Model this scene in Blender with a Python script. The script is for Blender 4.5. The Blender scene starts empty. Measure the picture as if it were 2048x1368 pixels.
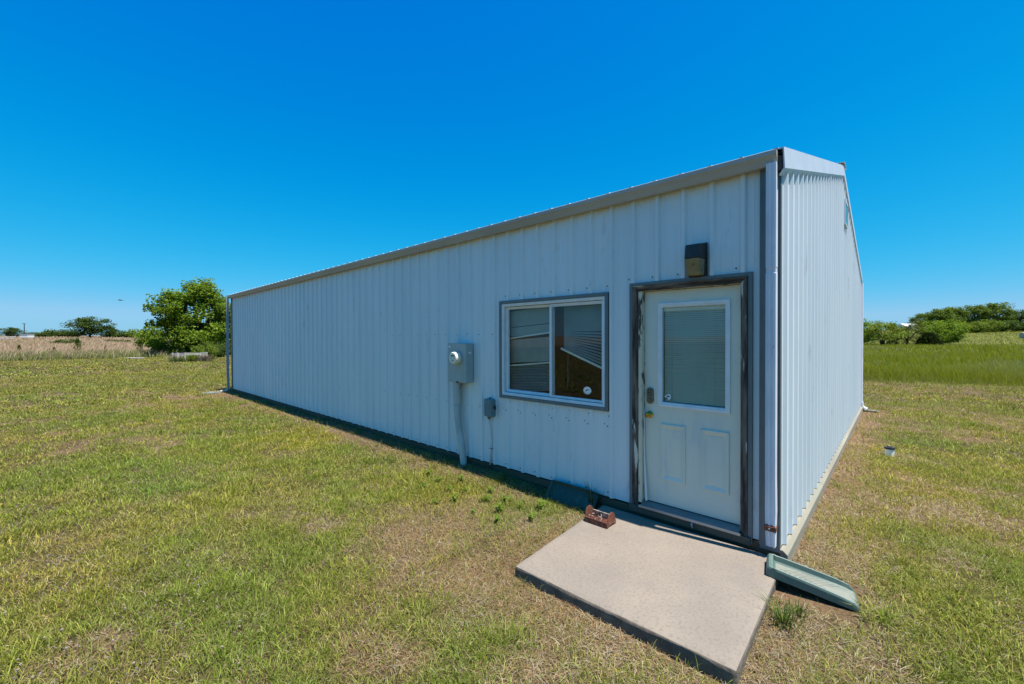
import bpy, bmesh, math, random
import numpy as np
from mathutils import Vector, Matrix

C = bpy.context.scene.collection
scene = bpy.context.scene
R = math.radians

# ------------------------------------------------------------------ camera, sky, sun, exposure
CAM = np.array([-3.85, -0.68, 1.70])
FW = np.array([0.7331, 0.6801]); RT = np.array([0.6801, -0.7331])
FPX = 833.0                                        # focal length in pixels of the 2048 wide photograph
pitch = math.radians(0.55)
fw = Vector((FW[0]*math.cos(pitch), FW[1]*math.cos(pitch), -math.sin(pitch)))
up = Vector((FW[0]*math.sin(pitch), FW[1]*math.sin(pitch), math.cos(pitch)))
rt = Vector((RT[0], RT[1], 0))
eps = 0.003
up2 = (up + eps*rt).normalized(); rt2 = (rt - eps*up).normalized()
cd = bpy.data.cameras.new('camera')
cd.sensor_width = 36.0; cd.lens = 36.0*FPX/2048.0
cd.clip_start = 0.05; cd.clip_end = 3000
cam = bpy.data.objects.new('camera', cd); C.objects.link(cam)
m = Matrix((rt2, up2, -fw)).transposed().to_4x4()
m.translation = Vector(CAM)
cam.matrix_world = m
scene.camera = cam

SUN = Vector((0.046, -0.325, 1.0)).normalized()     # towards the sun
el = math.asin(SUN.z); az = math.atan2(SUN.x, SUN.y)
w = bpy.data.worlds.new('World'); scene.world = w; w.use_nodes = True
nt = w.node_tree; nt.nodes.clear()
sky = nt.nodes.new('ShaderNodeTexSky'); sky.sky_type = 'NISHITA'
sky.sun_disc = False; sky.sun_elevation = el; sky.sun_rotation = az
sky.altitude = 300; sky.air_density = 1.0; sky.dust_density = 0.35; sky.ozone_density = 3.0
sp = nt.nodes.new('ShaderNodeSeparateColor'); cb = nt.nodes.new('ShaderNodeCombineColor')
nt.links.new(sky.outputs[0], sp.inputs[0])
def sky_math(op, a, b=None):
    n = nt.nodes.new('ShaderNodeMath'); n.operation = op
    for i, v in enumerate((a, b)):
        if v is None: continue
        if isinstance(v, (int, float)): n.inputs[i].default_value = v
        else: nt.links.new(v, n.inputs[i])
    return n.outputs[0]
# grade the sky to the deep azure of the photograph
nt.links.new(sky_math('MINIMUM', sky_math('MULTIPLY', sky_math('POWER', sky_math('MAXIMUM', sky_math('SUBTRACT', sp.outputs[0], 1.2), 0.0), 2.0), 0.14), 2.35), cb.inputs[0])
nt.links.new(sky_math('MAXIMUM', sky_math('ADD', sky_math('MULTIPLY', sky_math('LOGARITHM', sp.outputs[1], math.e), 2.36), 0.42), 0.3), cb.inputs[1])
nt.links.new(sky_math('MULTIPLY', sky_math('POWER', sp.outputs[2], 0.34), 3.78), cb.inputs[2])
bg = nt.nodes.new('ShaderNodeBackground'); bg.inputs['Strength'].default_value = 0.069
ow = nt.nodes.new('ShaderNodeOutputWorld')
nt.links.new(cb.outputs[0], bg.inputs[0]); nt.links.new(bg.outputs[0], ow.inputs[0])
sd = bpy.data.lights.new('sun', 'SUN'); sd.energy = 5.0; sd.angle = R(0.5); sd.color = (1.0, 0.95, 0.88)
so = bpy.data.objects.new('sun', sd); C.objects.link(so)
so.rotation_euler = SUN.to_track_quat('Z', 'Y').to_euler()
so.location = (0, -10, 30)
scene.view_settings.view_transform = 'Standard'; scene.view_settings.look = 'None'
scene.view_settings.exposure = 0.85; scene.view_settings.gamma = 1.0
scene.cycles.max_bounces = 6; scene.cycles.transparent_max_bounces = 8
scene.cycles.caustics_reflective = False; scene.cycles.caustics_refractive = False

# ------------------------------------------------------------------ helpers
def S(r, g, b):                                     # sRGB 0-255 to linear
    def c(v):
        v /= 255.0
        return v/12.92 if v <= 0.04045 else ((v+0.055)/1.055)**2.4
    return (c(r), c(g), c(b))

def at(px, depth):                                  # ground position in a direction of view
    lat = (px-1024)/FPX*depth
    return CAM[0]+FW[0]*depth+RT[0]*lat, CAM[1]+FW[1]*depth+RT[1]*lat

def ss(a, b, x):
    t = np.clip((x-a)/(b-a), 0, 1)
    return t*t*(3-2*t)

_tabs = {}
def vnoise(x, y, seed):
    if seed not in _tabs: _tabs[seed] = np.random.RandomState(seed).rand(256, 256)
    T = _tabs[seed]
    xi = np.floor(x).astype(int); yi = np.floor(y).astype(int)
    fx = x-xi; fy = y-yi; fx = fx*fx*(3-2*fx); fy = fy*fy*(3-2*fy)
    a = T[xi & 255, yi & 255]; b = T[(xi+1) & 255, yi & 255]
    c = T[xi & 255, (yi+1) & 255]; d = T[(xi+1) & 255, (yi+1) & 255]
    return (a*(1-fx)+b*fx)*(1-fy)+(c*(1-fx)+d*fx)*fy
def fbm(x, y, scale, seed, oct=4):
    v = 0; a = 0.5; s = 0
    for k in range(oct):
        v = v+a*vnoise(x/scale*(2**k)+17.3*k, y/scale*(2**k)-9.1*k, seed+k); s += a; a *= 0.55
    return v/s

def gz(x, y):                                       # the lie of the land
    x = np.asarray(x, float); y = np.asarray(y, float)
    near = -0.10+0.035*(fbm(x, y, 2.3, 5, 3)-0.5)
    near = near+0.045*(1-ss(0.15, 0.7, -x))*ss(2.3, 3.2, y)*(x < 0.2)
    hill = 4.6*ss(112, 245, x)+3.0*ss(75, 330, y)
    near = near-0.03*(1-ss(0.0, 0.5, np.abs(x+1.65)))*(y > -.6)*(y < 2)
    return near+hill

def lawn_far(x, y):                                 # > 0 beyond the mown lawn (tall grass)
    wob = 0.9*(fbm(x, y, 5.0, 40, 2)-0.5)
    return np.maximum((x+0.4*np.minimum(y, 6)-17.7+wob), (y-53.6+2*wob))

L_, W_ = 15.7, 9.25
WLOC = {}
def tag(o, label=None, cat=None, group=None, kind=None):
    if label: o['label'] = label
    if cat: o['category'] = cat
    if group: o['group'] = group
    if kind: o['kind'] = kind
    return o
def empty(name, loc, label, cat, group=None):
    o = bpy.data.objects.new(name, None); C.objects.link(o); o.location = loc
    o.empty_display_size = 0.2
    WLOC[o.name] = Vector(loc)
    return tag(o, label, cat, group)

class MB:
    def __init__(s): s.v = []; s.f = []; s.m = []
    def face(s, pts, mi=0):
        n = len(s.v); s.v += [tuple(p) for p in pts]; s.f.append(tuple(range(n, n+len(pts)))); s.m.append(mi)
    def box(s, x0, x1, y0, y1, z0, z1, mi=0):
        n = len(s.v)
        s.v += [(x, y, z) for z in (z0, z1) for y in (y0, y1) for x in (x0, x1)]
        for f in ((0, 2, 3, 1), (4, 5, 7, 6), (0, 1, 5, 4), (2, 6, 7, 3), (0, 4, 6, 2), (1, 3, 7, 5)):
            s.f.append(tuple(n+i for i in f)); s.m.append(mi)
    def hexa(s, b, t, mi=0):                        # four bottom and four top points
        n = len(s.v); s.v += [tuple(p) for p in b]+[tuple(p) for p in t]
        for f in ((3, 2, 1, 0), (4, 5, 6, 7), (0, 1, 5, 4), (1, 2, 6, 5), (2, 3, 7, 6), (3, 0, 4, 7)):
            s.f.append(tuple(n+i for i in f)); s.m.append(mi)
    def loft(s, rings, closed=True, caps=True, mi=0):
        n0 = len(s.v); k = len(rings[0])
        for r in rings: s.v += [tuple(p) for p in r]
        for i in range(len(rings)-1):
            for j in range(k if closed else k-1):
                a = n0+i*k+j; b = n0+i*k+(j+1) % k
                s.f.append((a, b, b+k, a+k)); s.m.append(mi)
        if caps and closed:
            s.f.append(tuple(n0+j for j in reversed(range(k)))); s.m.append(mi)
            e = n0+(len(rings)-1)*k
            s.f.append(tuple(e+j for j in range(k))); s.m.append(mi)
    def tube(s, pts, r, n=10, mi=0, caps=True):
        pts = [Vector(p) for p in pts]
        rs = r if isinstance(r, (list, tuple)) else [r]*len(pts)
        ref = None; rings = []
        for i, p in enumerate(pts):
            d = (pts[min(i+1, len(pts)-1)]-pts[max(i-1, 0)]).normalized()
            if ref is None:
                ref = Vector((0, 0, 1)) if abs(d.z) < 0.9 else Vector((1, 0, 0))
            a = (ref-d*ref.dot(d)).normalized(); b = d.cross(a); ref = a
            rings.append([p+a*(rs[i]*math.cos(2*math.pi*k/n))+b*(rs[i]*math.sin(2*math.pi*k/n)) for k in range(n)])
        s.loft(rings, True, caps, mi)
    def extrude(s, prof, fn0, fn1, mi=0, caps=True):  # profile carried from one end to the other
        s.loft([[fn0(*p) for p in prof], [fn1(*p) for p in prof]], True, caps, mi)
    def build(s, name, mats, parent=None, bevel=0, smooth=False, origin=None, segs=2):
        me = bpy.data.meshes.new(name)
        off = Vector((0, 0, 0))
        if parent is not None: off = WLOC[parent.name]
        elif origin is not None: off = Vector(origin)
        me.from_pydata([tuple(Vector(v)-off) for v in s.v], [], s.f)
        if not isinstance(mats, (list, tuple)): mats = [mats]
        for mm in mats: me.materials.append(mm)
        me.polygons.foreach_set('material_index', s.m)
        if smooth: me.polygons.foreach_set('use_smooth', [True]*len(s.f))
        bm = bmesh.new(); bm.from_mesh(me); bmesh.ops.recalc_face_normals(bm, faces=bm.faces); bm.to_mesh(me); bm.free()
        me.update()
        o = bpy.data.objects.new(name, me); C.objects.link(o)
        if parent is not None: o.parent = parent
        else: o.location = off
        WLOC[o.name] = off
        if bevel:
            b = o.modifiers.new('bevel', 'BEVEL'); b.width = bevel; b.segments = segs; b.limit_method = 'ANGLE'; b.angle_limit = R(35)
        return o

# ------------------------------------------------------------------ materials
def mat(name, c1, c2=None, scale=5.0, rough=0.6, metal=0.0, bump=0.0, bscale=None, stretch=None, spec=0.5, lo=0.35, hi=0.65, detail=5, c3=None, s3=20, lo3=.55, hi3=.7, coat=0.0):
    mt = bpy.data.materials.new(name); mt.use_nodes = True
    t = mt.node_tree; p = t.nodes['Principled BSDF']
    p.inputs['Roughness'].default_value = rough; p.inputs['Metallic'].default_value = metal
    p.inputs['Specular IOR Level'].default_value = spec
    p.inputs['Base Color'].default_value = (*c1, 1)
    if c2 is None and not bump: return mt
    tc = t.nodes.new('ShaderNodeNewGeometry')
    mp = t.nodes.new('ShaderNodeMapping'); t.links.new(tc.outputs['Position'], mp.inputs[0])
    if stretch: mp.inputs['Scale'].default_value = stretch
    def noise(sc, dt=detail):
        n = t.nodes.new('ShaderNodeTexNoise'); n.inputs['Scale'].default_value = sc; n.inputs['Detail'].default_value = dt
        n.inputs['Roughness'].default_value = 0.62
        t.links.new(mp.outputs[0], n.inputs['Vector']); return n
    def ramp(src, a, b):
        r = t.nodes.new('ShaderNodeMapRange'); r.inputs[1].default_value = a; r.inputs[2].default_value = b
        t.links.new(src, r.inputs[0]); return r.outputs[0]
    def mix(f, a, b):
        x = t.nodes.new('ShaderNodeMix'); x.data_type = 'RGBA'
        t.links.new(f, x.inputs[0])
        for sck, v in ((x.inputs[6], a), (x.inputs[7], b)):
            if isinstance(v, tuple): sck.default_value = (*v, 1)
            else: t.links.new(v, sck)
        return x.outputs[2]
    if c2 is not None:
        n = noise(scale); col = mix(ramp(n.outputs[0], lo, hi), c1, c2)
        if c3 is not None:
            n3 = noise(s3, 6); col = mix(ramp(n3.outputs[0], lo3, hi3), col, c3)
        t.links.new(col, p.inputs['Base Color'])
    if bump:
        nb = noise(bscale or scale*4, 6); b = t.nodes.new('ShaderNodeBump'); b.inputs['Strength'].default_value = bump
        b.inputs['Distance'].default_value = 0.01
        t.links.new(nb.outputs[0], b.inputs['Height']); t.links.new(b.outputs[0], p.inputs['Normal'])
    return mt

def leaf_mat(name, trans=0.35, rough=0.7, tr_col=(1.25, 1.15, 0.55)):
    mt = bpy.data.materials.new(name); mt.use_nodes = True
    t = mt.node_tree; p = t.nodes['Principled BSDF']; out = t.nodes['Material Output']
    a = t.nodes.new('ShaderNodeAttribute'); a.attribute_name = 'Col'
    t.links.new(a.outputs['Color'], p.inputs['Base Color']); p.inputs['Roughness'].default_value = rough
    p.inputs['Specular IOR Level'].default_value = 0.12
    tl = t.nodes.new('ShaderNodeBsdfTranslucent')
    mu = t.nodes.new('ShaderNodeMix'); mu.data_type = 'RGBA'; mu.blend_type = 'MULTIPLY'; mu.inputs[0].default_value = 1
    t.links.new(a.outputs['Color'], mu.inputs[6]); mu.inputs[7].default_value = (*tr_col, 1); mu.clamp_result = False
    t.links.new(mu.outputs[2], tl.inputs[0])
    mx = t.nodes.new('ShaderNodeMixShader'); mx.inputs[0].default_value = trans
    t.links.new(p.outputs[0], mx.inputs[1]); t.links.new(tl.outputs[0], mx.inputs[2]); t.links.new(mx.outputs[0], out.inputs[0])
    return mt

def glass_mat(name, tint=(0.9, 0.95, 0.93), boost=1.0):
    mt = bpy.data.materials.new(name); mt.use_nodes = True
    t = mt.node_tree; t.nodes.remove(t.nodes['Principled BSDF']); out = t.nodes['Material Output']
    tr = t.nodes.new('ShaderNodeBsdfTransparent'); tr.inputs[0].default_value = (*tint, 1)
    gl = t.nodes.new('ShaderNodeBsdfGlossy'); gl.inputs['Roughness'].default_value = 0.015
    lw = t.nodes.new('ShaderNodeLayerWeight'); lw.inputs[0].default_value = 0.5
    pw = t.nodes.new('ShaderNodeMath'); pw.operation = 'POWER'; pw.inputs[1].default_value = 5.0; t.links.new(lw.outputs['Facing'], pw.inputs[0])
    mu = t.nodes.new('ShaderNodeMath'); mu.operation = 'MULTIPLY_ADD'; mu.inputs[1].default_value = 0.9*boost; mu.inputs[2].default_value = 0.06*boost; mu.use_clamp = True
    t.links.new(pw.outputs[0], mu.inputs[0])
    tc = t.nodes.new('ShaderNodeNewGeometry'); n = t.nodes.new('ShaderNodeTexNoise'); n.inputs['Scale'].default_value = 2.5
    b = t.nodes.new('ShaderNodeBump'); b.inputs['Strength'].default_value = 0.02; b.inputs['Distance'].default_value = 0.05
    t.links.new(tc.outputs['Position'], n.inputs['Vector']); t.links.new(n.outputs[0], b.inputs['Height']); t.links.new(b.outputs[0], gl.inputs['Normal'])
    mx = t.nodes.new('ShaderNodeMixShader'); t.links.new(mu.outputs[0], mx.inputs[0])
    t.links.new(tr.outputs[0], mx.inputs[1]); t.links.new(gl.outputs[0], mx.inputs[2]); t.links.new(mx.outputs[0], out.inputs[0])
    return mt

M = {}
M['panel'] = mat('painted_steel_panel', (0.70, 0.745, 0.765), (0.63, 0.69, 0.72), 1.2, 0.42, stretch=(1, 1, 0.25), c3=(0.42, 0.43, 0.43), s3=9, lo3=0.62, hi3=0.82)
M['trim'] = mat('grey_trim_steel', (0.14, 0.165, 0.175), (0.115, 0.14, 0.15), 6, 0.45)
M['rake'] = mat('rake_steel', (0.58, 0.61, 0.64), (0.52, 0.55, 0.58), 3, 0.4)
M['gutter'] = mat('gutter_steel', (0.40, 0.385, 0.365), (0.34, 0.33, 0.315), 4, 0.42, stretch=(1, .2, 1))
M['gutter_lip'] = mat('gutter_lip_steel', (0.55, 0.55, 0.54))
M['downspout'] = mat('downspout_steel', (0.78, 0.75, 0.80), (0.68, 0.66, 0.72), 7, 0.4, stretch=(1, 1, .4), c3=(0.35, 0.30, 0.27), s3=30, lo3=.66, hi3=.8)
M['rust'] = mat('rusty_iron', S(128, 74, 52), S(82, 48, 38), 30, 0.85, bump=0.4, bscale=120, c3=S(120, 92, 70), s3=14)
M['screw'] = mat('screw_steel', (0.05, 0.055, 0.06), rough=0.5)
M['roof'] = mat('roof_steel', (0.5, 0.5, 0.5), (0.42, 0.42, 0.42), 3, 0.4)
M['wood'] = mat('weathered_dark_wood', S(42, 34, 30), S(116, 102, 92), 22, 0.85, bump=0.8, bscale=60, stretch=(1, 1, 0.12), lo=.40, hi=.62, c3=S(206, 200, 190), s3=16, lo3=.61, hi3=.66)
M['wood_h'] = mat('weathered_dark_wood_head', S(50, 42, 38), S(122, 108, 98), 22, 0.85, bump=0.8, bscale=60, stretch=(1, 0.12, 1), lo=.40, hi=.62, c3=S(196, 186, 168), s3=16, lo3=.60, hi3=.66)
M['jamb'] = mat('peeling_cream_paint', S(214, 206, 184), S(196, 188, 164), 6, 0.6, c3=S(70, 60, 54), s3=14, lo3=.54, hi3=.60, stretch=(1, 1, .3))
M['skirt'] = mat('treated_board', S(100, 84, 64), S(66, 56, 44), 4, 0.85, bump=0.4, bscale=40, stretch=(1, .12, 1.5), c3=S(80, 78, 62), s3=7)
M['skirt_pale'] = mat('pale_board', S(146, 140, 124), S(126, 120, 106), 4, 0.85, bump=0.4, bscale=40, stretch=(.12, 1, 1.5), c3=S(130, 130, 114), s3=7)  # paler variant of the board tone
M['door'] = mat('door_paint', (0.69, 0.68, 0.58), (0.63, 0.635, 0.565), 2.5, 0.42, stretch=(1, 1, .35), c3=(0.50, 0.55, 0.57), s3=5, lo3=.56, hi3=.78)
M['vinyl'] = mat('white_vinyl', (0.74, 0.76, 0.78), (0.66, 0.68, 0.71), 8, 0.35)
M['blind'] = mat('cream_blind_slat', (0.60, 0.57, 0.44), (0.54, 0.51, 0.40), 3, 0.5)
M['blind_rail'] = mat('blind_rail', (0.62, 0.64, 0.58), (0.55, 0.56, 0.5), 5, 0.5)
M['blind_win'] = mat('dusty_blind_slat', (0.27, 0.30, 0.26), (0.21, 0.23, 0.20), 3, 0.5)
M['cord'] = mat('blind_cord', (0.35, 0.33, 0.25))
M['glass'] = glass_mat('window_glass', boost=1.0)
M['sill'] = mat('aluminium_sill', (0.42, 0.43, 0.44), (0.33, 0.34, 0.35), 9, 0.4, metal=0.6, stretch=(1, .2, 1))
M['dark_sill'] = mat('dark_sill_wood', S(88, 84, 72), S(66, 62, 54), 6, 0.85, bump=0.4, bscale=50, stretch=(1, .15, 1), c3=S(110, 112, 100), s3=5)
M['brass'] = mat('brass', S(196, 158, 72), S(160, 118, 48), 40, 0.22, metal=1.0)
M['keypad'] = mat('antique_nickel', S(128, 118, 104), S(104, 96, 86), 40, 0.4, metal=0.7)
M['key'] = mat('keypad_button', S(58, 54, 50))
M['sticker'] = mat('white_sticker', (0.75, 0.76, 0.76), rough=0.4)
M['ink'] = mat('dark_print', (0.03, 0.035, 0.04), rough=0.5)
M['grey_box'] = mat('grey_enamel_box', S(160, 172, 172), S(150, 162, 162), 5, 0.45)
M['teal_box'] = mat('teal_grey_box', S(96, 126, 134), S(84, 112, 120), 6, 0.5)
M['pvc'] = mat('grey_pvc', S(184, 186, 184), S(164, 166, 164), 9, 0.5, stretch=(1, 1, .3))
M['pvc_white'] = mat('pale_pvc', S(206, 208, 208), S(186, 188, 188), 9, 0.5)
M['white_plastic'] = mat('meter_plastic', S(232, 228, 216), S(222, 216, 200), 20, 0.3)
M['black'] = mat('black_rubber', (0.02, 0.02, 0.022), rough=0.6)
M['bronze'] = mat('dark_bronze_paint', S(48, 44, 42), S(40, 37, 36), 9, 0.5)
M['lens'] = mat('yellowed_lens', S(146, 130, 92), S(112, 98, 68), 7, 0.35, c3=S(92, 76, 54), s3=12)
M['concrete'] = mat('concrete', S(136, 125, 111), S(125, 115, 104), 1.9, 0.9, bump=0.35, bscale=90, c3=S(102, 94, 86), s3=52, lo3=.48, hi3=.85)
M['concrete_side'] = mat('rough_shaded_concrete_edge', S(112, 102, 90), S(80, 72, 64), 8, 0.95, bump=0.8, bscale=40)  # rough slab sides, their shade put into the darker colour
M['green_plastic'] = mat('faded_green_plastic', S(88, 110, 100), S(78, 100, 92), 5, 0.6, c3=S(112, 122, 112), s3=14, lo3=.55, hi3=.75)
M['green_plastic_floor'] = mat('dusty_green_plastic', S(128, 128, 116), S(108, 114, 104), 9, 0.7)
M['green_shaded'] = mat('shaded_green_plastic', S(62, 80, 68), S(52, 68, 58), 6, 0.6, c3=S(86, 92, 78), s3=9)  # green plastic darkened to carry the shade beside the wall
M['grey_stone'] = mat('grey_splash_block', S(150, 152, 152), S(122, 124, 124), 9, 0.85)
M['bark'] = mat('bark', (0.075, 0.058, 0.042), (0.04, 0.032, 0.025), 6, 0.95, bump=0.7, bscale=20, stretch=(1, 1, .25))
M['greywood'] = mat('grey_weathered_planks', S(192, 184, 176), S(156, 148, 138), 3, 0.9)
M['whitepaint'] = mat('white_paint', (0.78, 0.78, 0.76), (0.7, 0.7, 0.68), 3, 0.6)
M['hay'] = mat('hay', S(196, 180, 160), S(160, 144, 124), 8, 0.95)
M['teal_panel'] = mat('teal_panel', S(70, 140, 150), S(60, 126, 138), 8, 0.4)
M['bird'] = mat('dark_feathers', (0.03, 0.03, 0.035), rough=0.7)
M['steel_post'] = mat('rusty_post', S(96, 62, 50), S(70, 50, 42), 9, 0.8)
M['leaf'] = leaf_mat('tree_leaf', 0.38)
M['grass'] = leaf_mat('grass_blade', 0.3, tr_col=(1.1, 1.1, 0.6))
M['straw'] = leaf_mat('straw_blade', 0.2, tr_col=(1.1, 1.0, 0.8))

# ------------------------------------------------------------------ ground
def make_ground():
    def axis(lo, hi, c0, c1, fine):
        a = list(np.arange(c0, c1, fine)); s = fine; v = c1
        while v < hi: a.append(v); s *= 1.13; v += s
        a.append(hi); s = fine; v = c0-fine
        b = []
        while v > lo: b.append(v); s *= 1.13; v -= s
        b.append(lo)
        return np.array(sorted(b)+a)
    xs = axis(-1500, 1500, -8, 12, 0.16); ys = axis(-1500, 1500, -6, 16, 0.16)
    X, Y = np.meshgrid(xs, ys, indexing='ij'); Z = gz(X, Y)
    nx, ny = X.shape
    v = np.stack([X.ravel(), Y.ravel(), Z.ravel()], 1)
    i = np.arange(nx*ny).reshape(nx, ny)
    q = np.stack([i[:-1, :-1], i[1:, :-1], i[1:, 1:], i[:-1, 1:]], -1).reshape(-1, 4)
    me = bpy.data.meshes.new('ground')
    me.vertices.add(len(v)); me.vertices.foreach_set('co', v.astype(np.float32).ravel())
    me.loops.add(q.size); me.loops.foreach_set('vertex_index', q.ravel().astype(np.int32))
    me.polygons.add(len(q)); me.polygons.foreach_set('loop_start', np.arange(0, q.size, 4, dtype=np.int32))
    me.polygons.foreach_set('use_smooth', [True]*len(q))
    x, y = v[:, 0], v[:, 1]
    thatch = np.array([0.155, 0.105, 0.055]); soil = np.array([0.35, 0.21, 0.13]); greenish = np.array([0.12, 0.115, 0.035])
    s = .6*ss(0.55, 0.72, fbm(x, y, 1.1, 60)); s = np.maximum(s, 0.85*dryness(x, y))[:, None]
    g = (ss(0.35, 0.65, fbm(x, y, 3.0, 70))*(1-0.8*dryness(x, y)))[:, None]
    col = thatch*(1-s)+soil*s
    col = col*(1-0.6*g)+greenish*0.6*g
    far = ss(0, 1.5, lawn_far(x, y))[:, None]
    tan = np.array([0.34, 0.245, 0.15]); mead = np.array([0.19, 0.20, 0.045])
    left = ss(46, 54, y-0.35*np.maximum(x, 0))[:, None]
    fc = mead*(1-left)+tan*left
    col = col*(1-far)+fc*far
    a = me.attributes.new('Col', 'FLOAT_COLOR', 'POINT')
    a.data.foreach_set('color', np.concatenate([col*0.56, np.ones((len(col), 1))], 1).astype(np.float32).ravel())
    me.update(); me.validate()
    mt = bpy.data.materials.new('earth_and_thatch'); mt.use_nodes = True
    t = mt.node_tree; p = t.nodes['Principled BSDF']; p.inputs['Roughness'].default_value = 0.95; p.inputs['Specular IOR Level'].default_value = 0.1
    at_ = t.nodes.new('ShaderNodeAttribute'); at_.attribute_name = 'Col'
    geo = t.nodes.new('ShaderNodeNewGeometry')
    def nz(sc, lo, hi, a0, a1):
        n = t.nodes.new('ShaderNodeTexNoise'); n.inputs['Scale'].default_value = sc; n.inputs['Detail'].default_value = 7; n.inputs['Roughness'].default_value = 0.7
        t.links.new(geo.outputs['Position'], n.inputs['Vector'])
        r = t.nodes.new('ShaderNodeMapRange'); r.inputs[1].default_value = lo; r.inputs[2].default_value = hi; r.inputs[3].default_value = a0; r.inputs[4].default_value = a1
        t.links.new(n.outputs[0], r.inputs[0]); return r.outputs[0], n
    f1, n1 = nz(38, 0.3, 0.7, 0.45, 1.45); f2, n2 = nz(1.4, 0.3, 0.7, 0.8, 1.18)
    mm = t.nodes.new('ShaderNodeMath'); mm.operation = 'MULTIPLY'; t.links.new(f1, mm.inputs[0]); t.links.new(f2, mm.inputs[1])
    vm = t.nodes.new('ShaderNodeVectorMath'); vm.operation = 'SCALE'
    t.links.new(at_.outputs['Color'], vm.inputs[0]); t.links.new(mm.outputs[0], vm.inputs['Scale']); t.links.new(vm.outputs[0], p.inputs['Base Color'])
    b = t.nodes.new('ShaderNodeBump'); b.inputs['Strength'].default_value = 0.9; b.inputs['Distance'].default_value = 0.02
    t.links.new(n1.outputs[0], b.inputs['Height']); t.links.new(b.outputs[0], p.inputs['Normal'])
    me.materials.append(mt)
    o = bpy.data.objects.new('ground', me); C.objects.link(o)
    tag(o, 'mown lawn earth and thatch with open fields beyond', 'ground', kind='structure')

SLAB = [(-1.53, 1.44), (-1.49, -0.07), (-0.06, -0.03), (-0.06, 1.55)]
def rect_dist(x, y, x0, x1, y0, y1):
    dx = np.maximum(np.maximum(x0-x, x-x1), 0); dy = np.maximum(np.maximum(y0-y, y-y1), 0)
    return np.hypot(dx, dy)
def dryness(x, y):
    d = rect_dist(x, y, 0, W_, 0, L_)
    wig = 0.5*(fbm(x, y, 0.9, 90, 3)-0.5)
    a = 1-ss(0.15, 0.75, d+wig*1.2)
    ds = rect_dist(x, y, -1.52, -0.05, -0.05, 1.5)
    b = 1-ss(0.08, 0.8, ds+wig*1.3)
    c = (1-ss(0.35, 1.15, np.hypot(x+1.35, (y-1.9)/1.25)+wig*2.2))*0.9*(.5+.5*ss(.35, .6, fbm(x, y, .35, 139, 3)))
    e = 0.62*ss(0.57, 0.70, fbm(x, y, 0.55, 120, 3))*ss(.36, .52, fbm(x, y, 3.0, 128, 2))
    f = .60*ss(.50, .66, fbm(x, y, 0.8, 133, 3))*(1-ss(-.4, .2, y))*ss(.8, 2.2, x)
    return np.clip(np.maximum(np.maximum(a*ss(-0.2, 0.3, L_+0.5-y), b), np.maximum(np.maximum(c, e), f)), 0, 1)

make_ground()

# ------------------------------------------------------------------ grass as one mesh per kind
rng = np.random.RandomState(3)
VEG = 0.74                                          # overall reflectance of the vegetation palettes
def blade_object(name, x, y, z, Ln, Wd, azm, tilt, curl, col, material, label, cat):
    n = len(x)
    h = np.stack([np.cos(azm), np.sin(azm), np.zeros(n)], 1)
    tw = azm+rng.uniform(-0.9, 0.9, n)
    s = np.stack([-np.sin(tw), np.cos(tw), np.zeros(n)], 1)
    zz = np.array([0, 0, 1.0])
    r0 = np.stack([x, y, z], 1)
    t1 = (tilt*0.7)[:, None]; t2 = (tilt+curl)[:, None]; LL = Ln[:, None]; WW = Wd[:, None]
    p1 = r0+LL*0.55*(np.sin(t1)*h+np.cos(t1)*zz)
    p2 = p1+LL*0.45*(np.sin(t2)*h+np.cos(t2)*zz)
    v = np.stack([r0-s*WW*.5, r0+s*WW*.5, p1-s*WW*.42, p1+s*WW*.42, p2], 1).reshape(-1, 3)
    b = np.arange(n)*5
    loops = np.stack([b, b+1, b+3, b+2, b+2, b+3, b+4], 1)
    st = np.stack([np.arange(n)*7, np.arange(n)*7+4], 1).ravel()
    me = bpy.data.meshes.new(name)
    me.vertices.add(len(v)); me.vertices.foreach_set('co', v.astype(np.float32).ravel())
    me.loops.add(loops.size); me.loops.foreach_set('vertex_index', loops.ravel().astype(np.int32))
    me.polygons.add(len(st)); me.polygons.foreach_set('loop_start', st.astype(np.int32))
    a = me.attributes.new('Col', 'FLOAT_COLOR', 'POINT')
    c4 = np.concatenate([np.repeat(col, 5, 0)*VEG, np.ones((n*5, 1))], 1)
    a.data.foreach_set('color', c4.astype(np.float32).ravel())
    me.update(calc_edges=True)
    me.materials.append(material)
    o = bpy.data.objects.new(name, me); C.objects.link(o)
    return tag(o, label, cat, kind='stuff')

def wedge(n, r0, r1, half, turn=0.0):                          # uniform over an annular sector about the viewing side of the lawn
    r = np.sqrt(rng.uniform(r0*r0, r1*r1, n)); a0 = math.atan2(FW[1], FW[0])+turn; a = a0+rng.uniform(-half, half, n)
    return CAM[0]+r*np.cos(a), CAM[1]+r*np.sin(a)
def clear(x, y, m_=0.0):
    ok = ~((x > -0.02) & (x < W_+0.02) & (y > -0.07) & (y < L_+0.02))
    ok &= ~((x > -1.525-m_) & (x < 0.0) & (y > -0.06-m_) & (y < 1.5+m_))
    ok &= ~((x > -0.5) & (x < 0.02) & (y > -0.5) & (y < 0.0))
    ok &= ~((x > -0.2) & (x < 0.02) & (y > 1.6) & (y < 2.2))
    return ok

def pal(cols, n, jit=0.38):
    cols = np.array(cols); k = rng.randint(0, len(cols), n)
    return cols[k]*(1+rng.uniform(-jit, jit, (n, 1)))*(1+rng.uniform(-.05, .05, (n, 3)))

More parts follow.
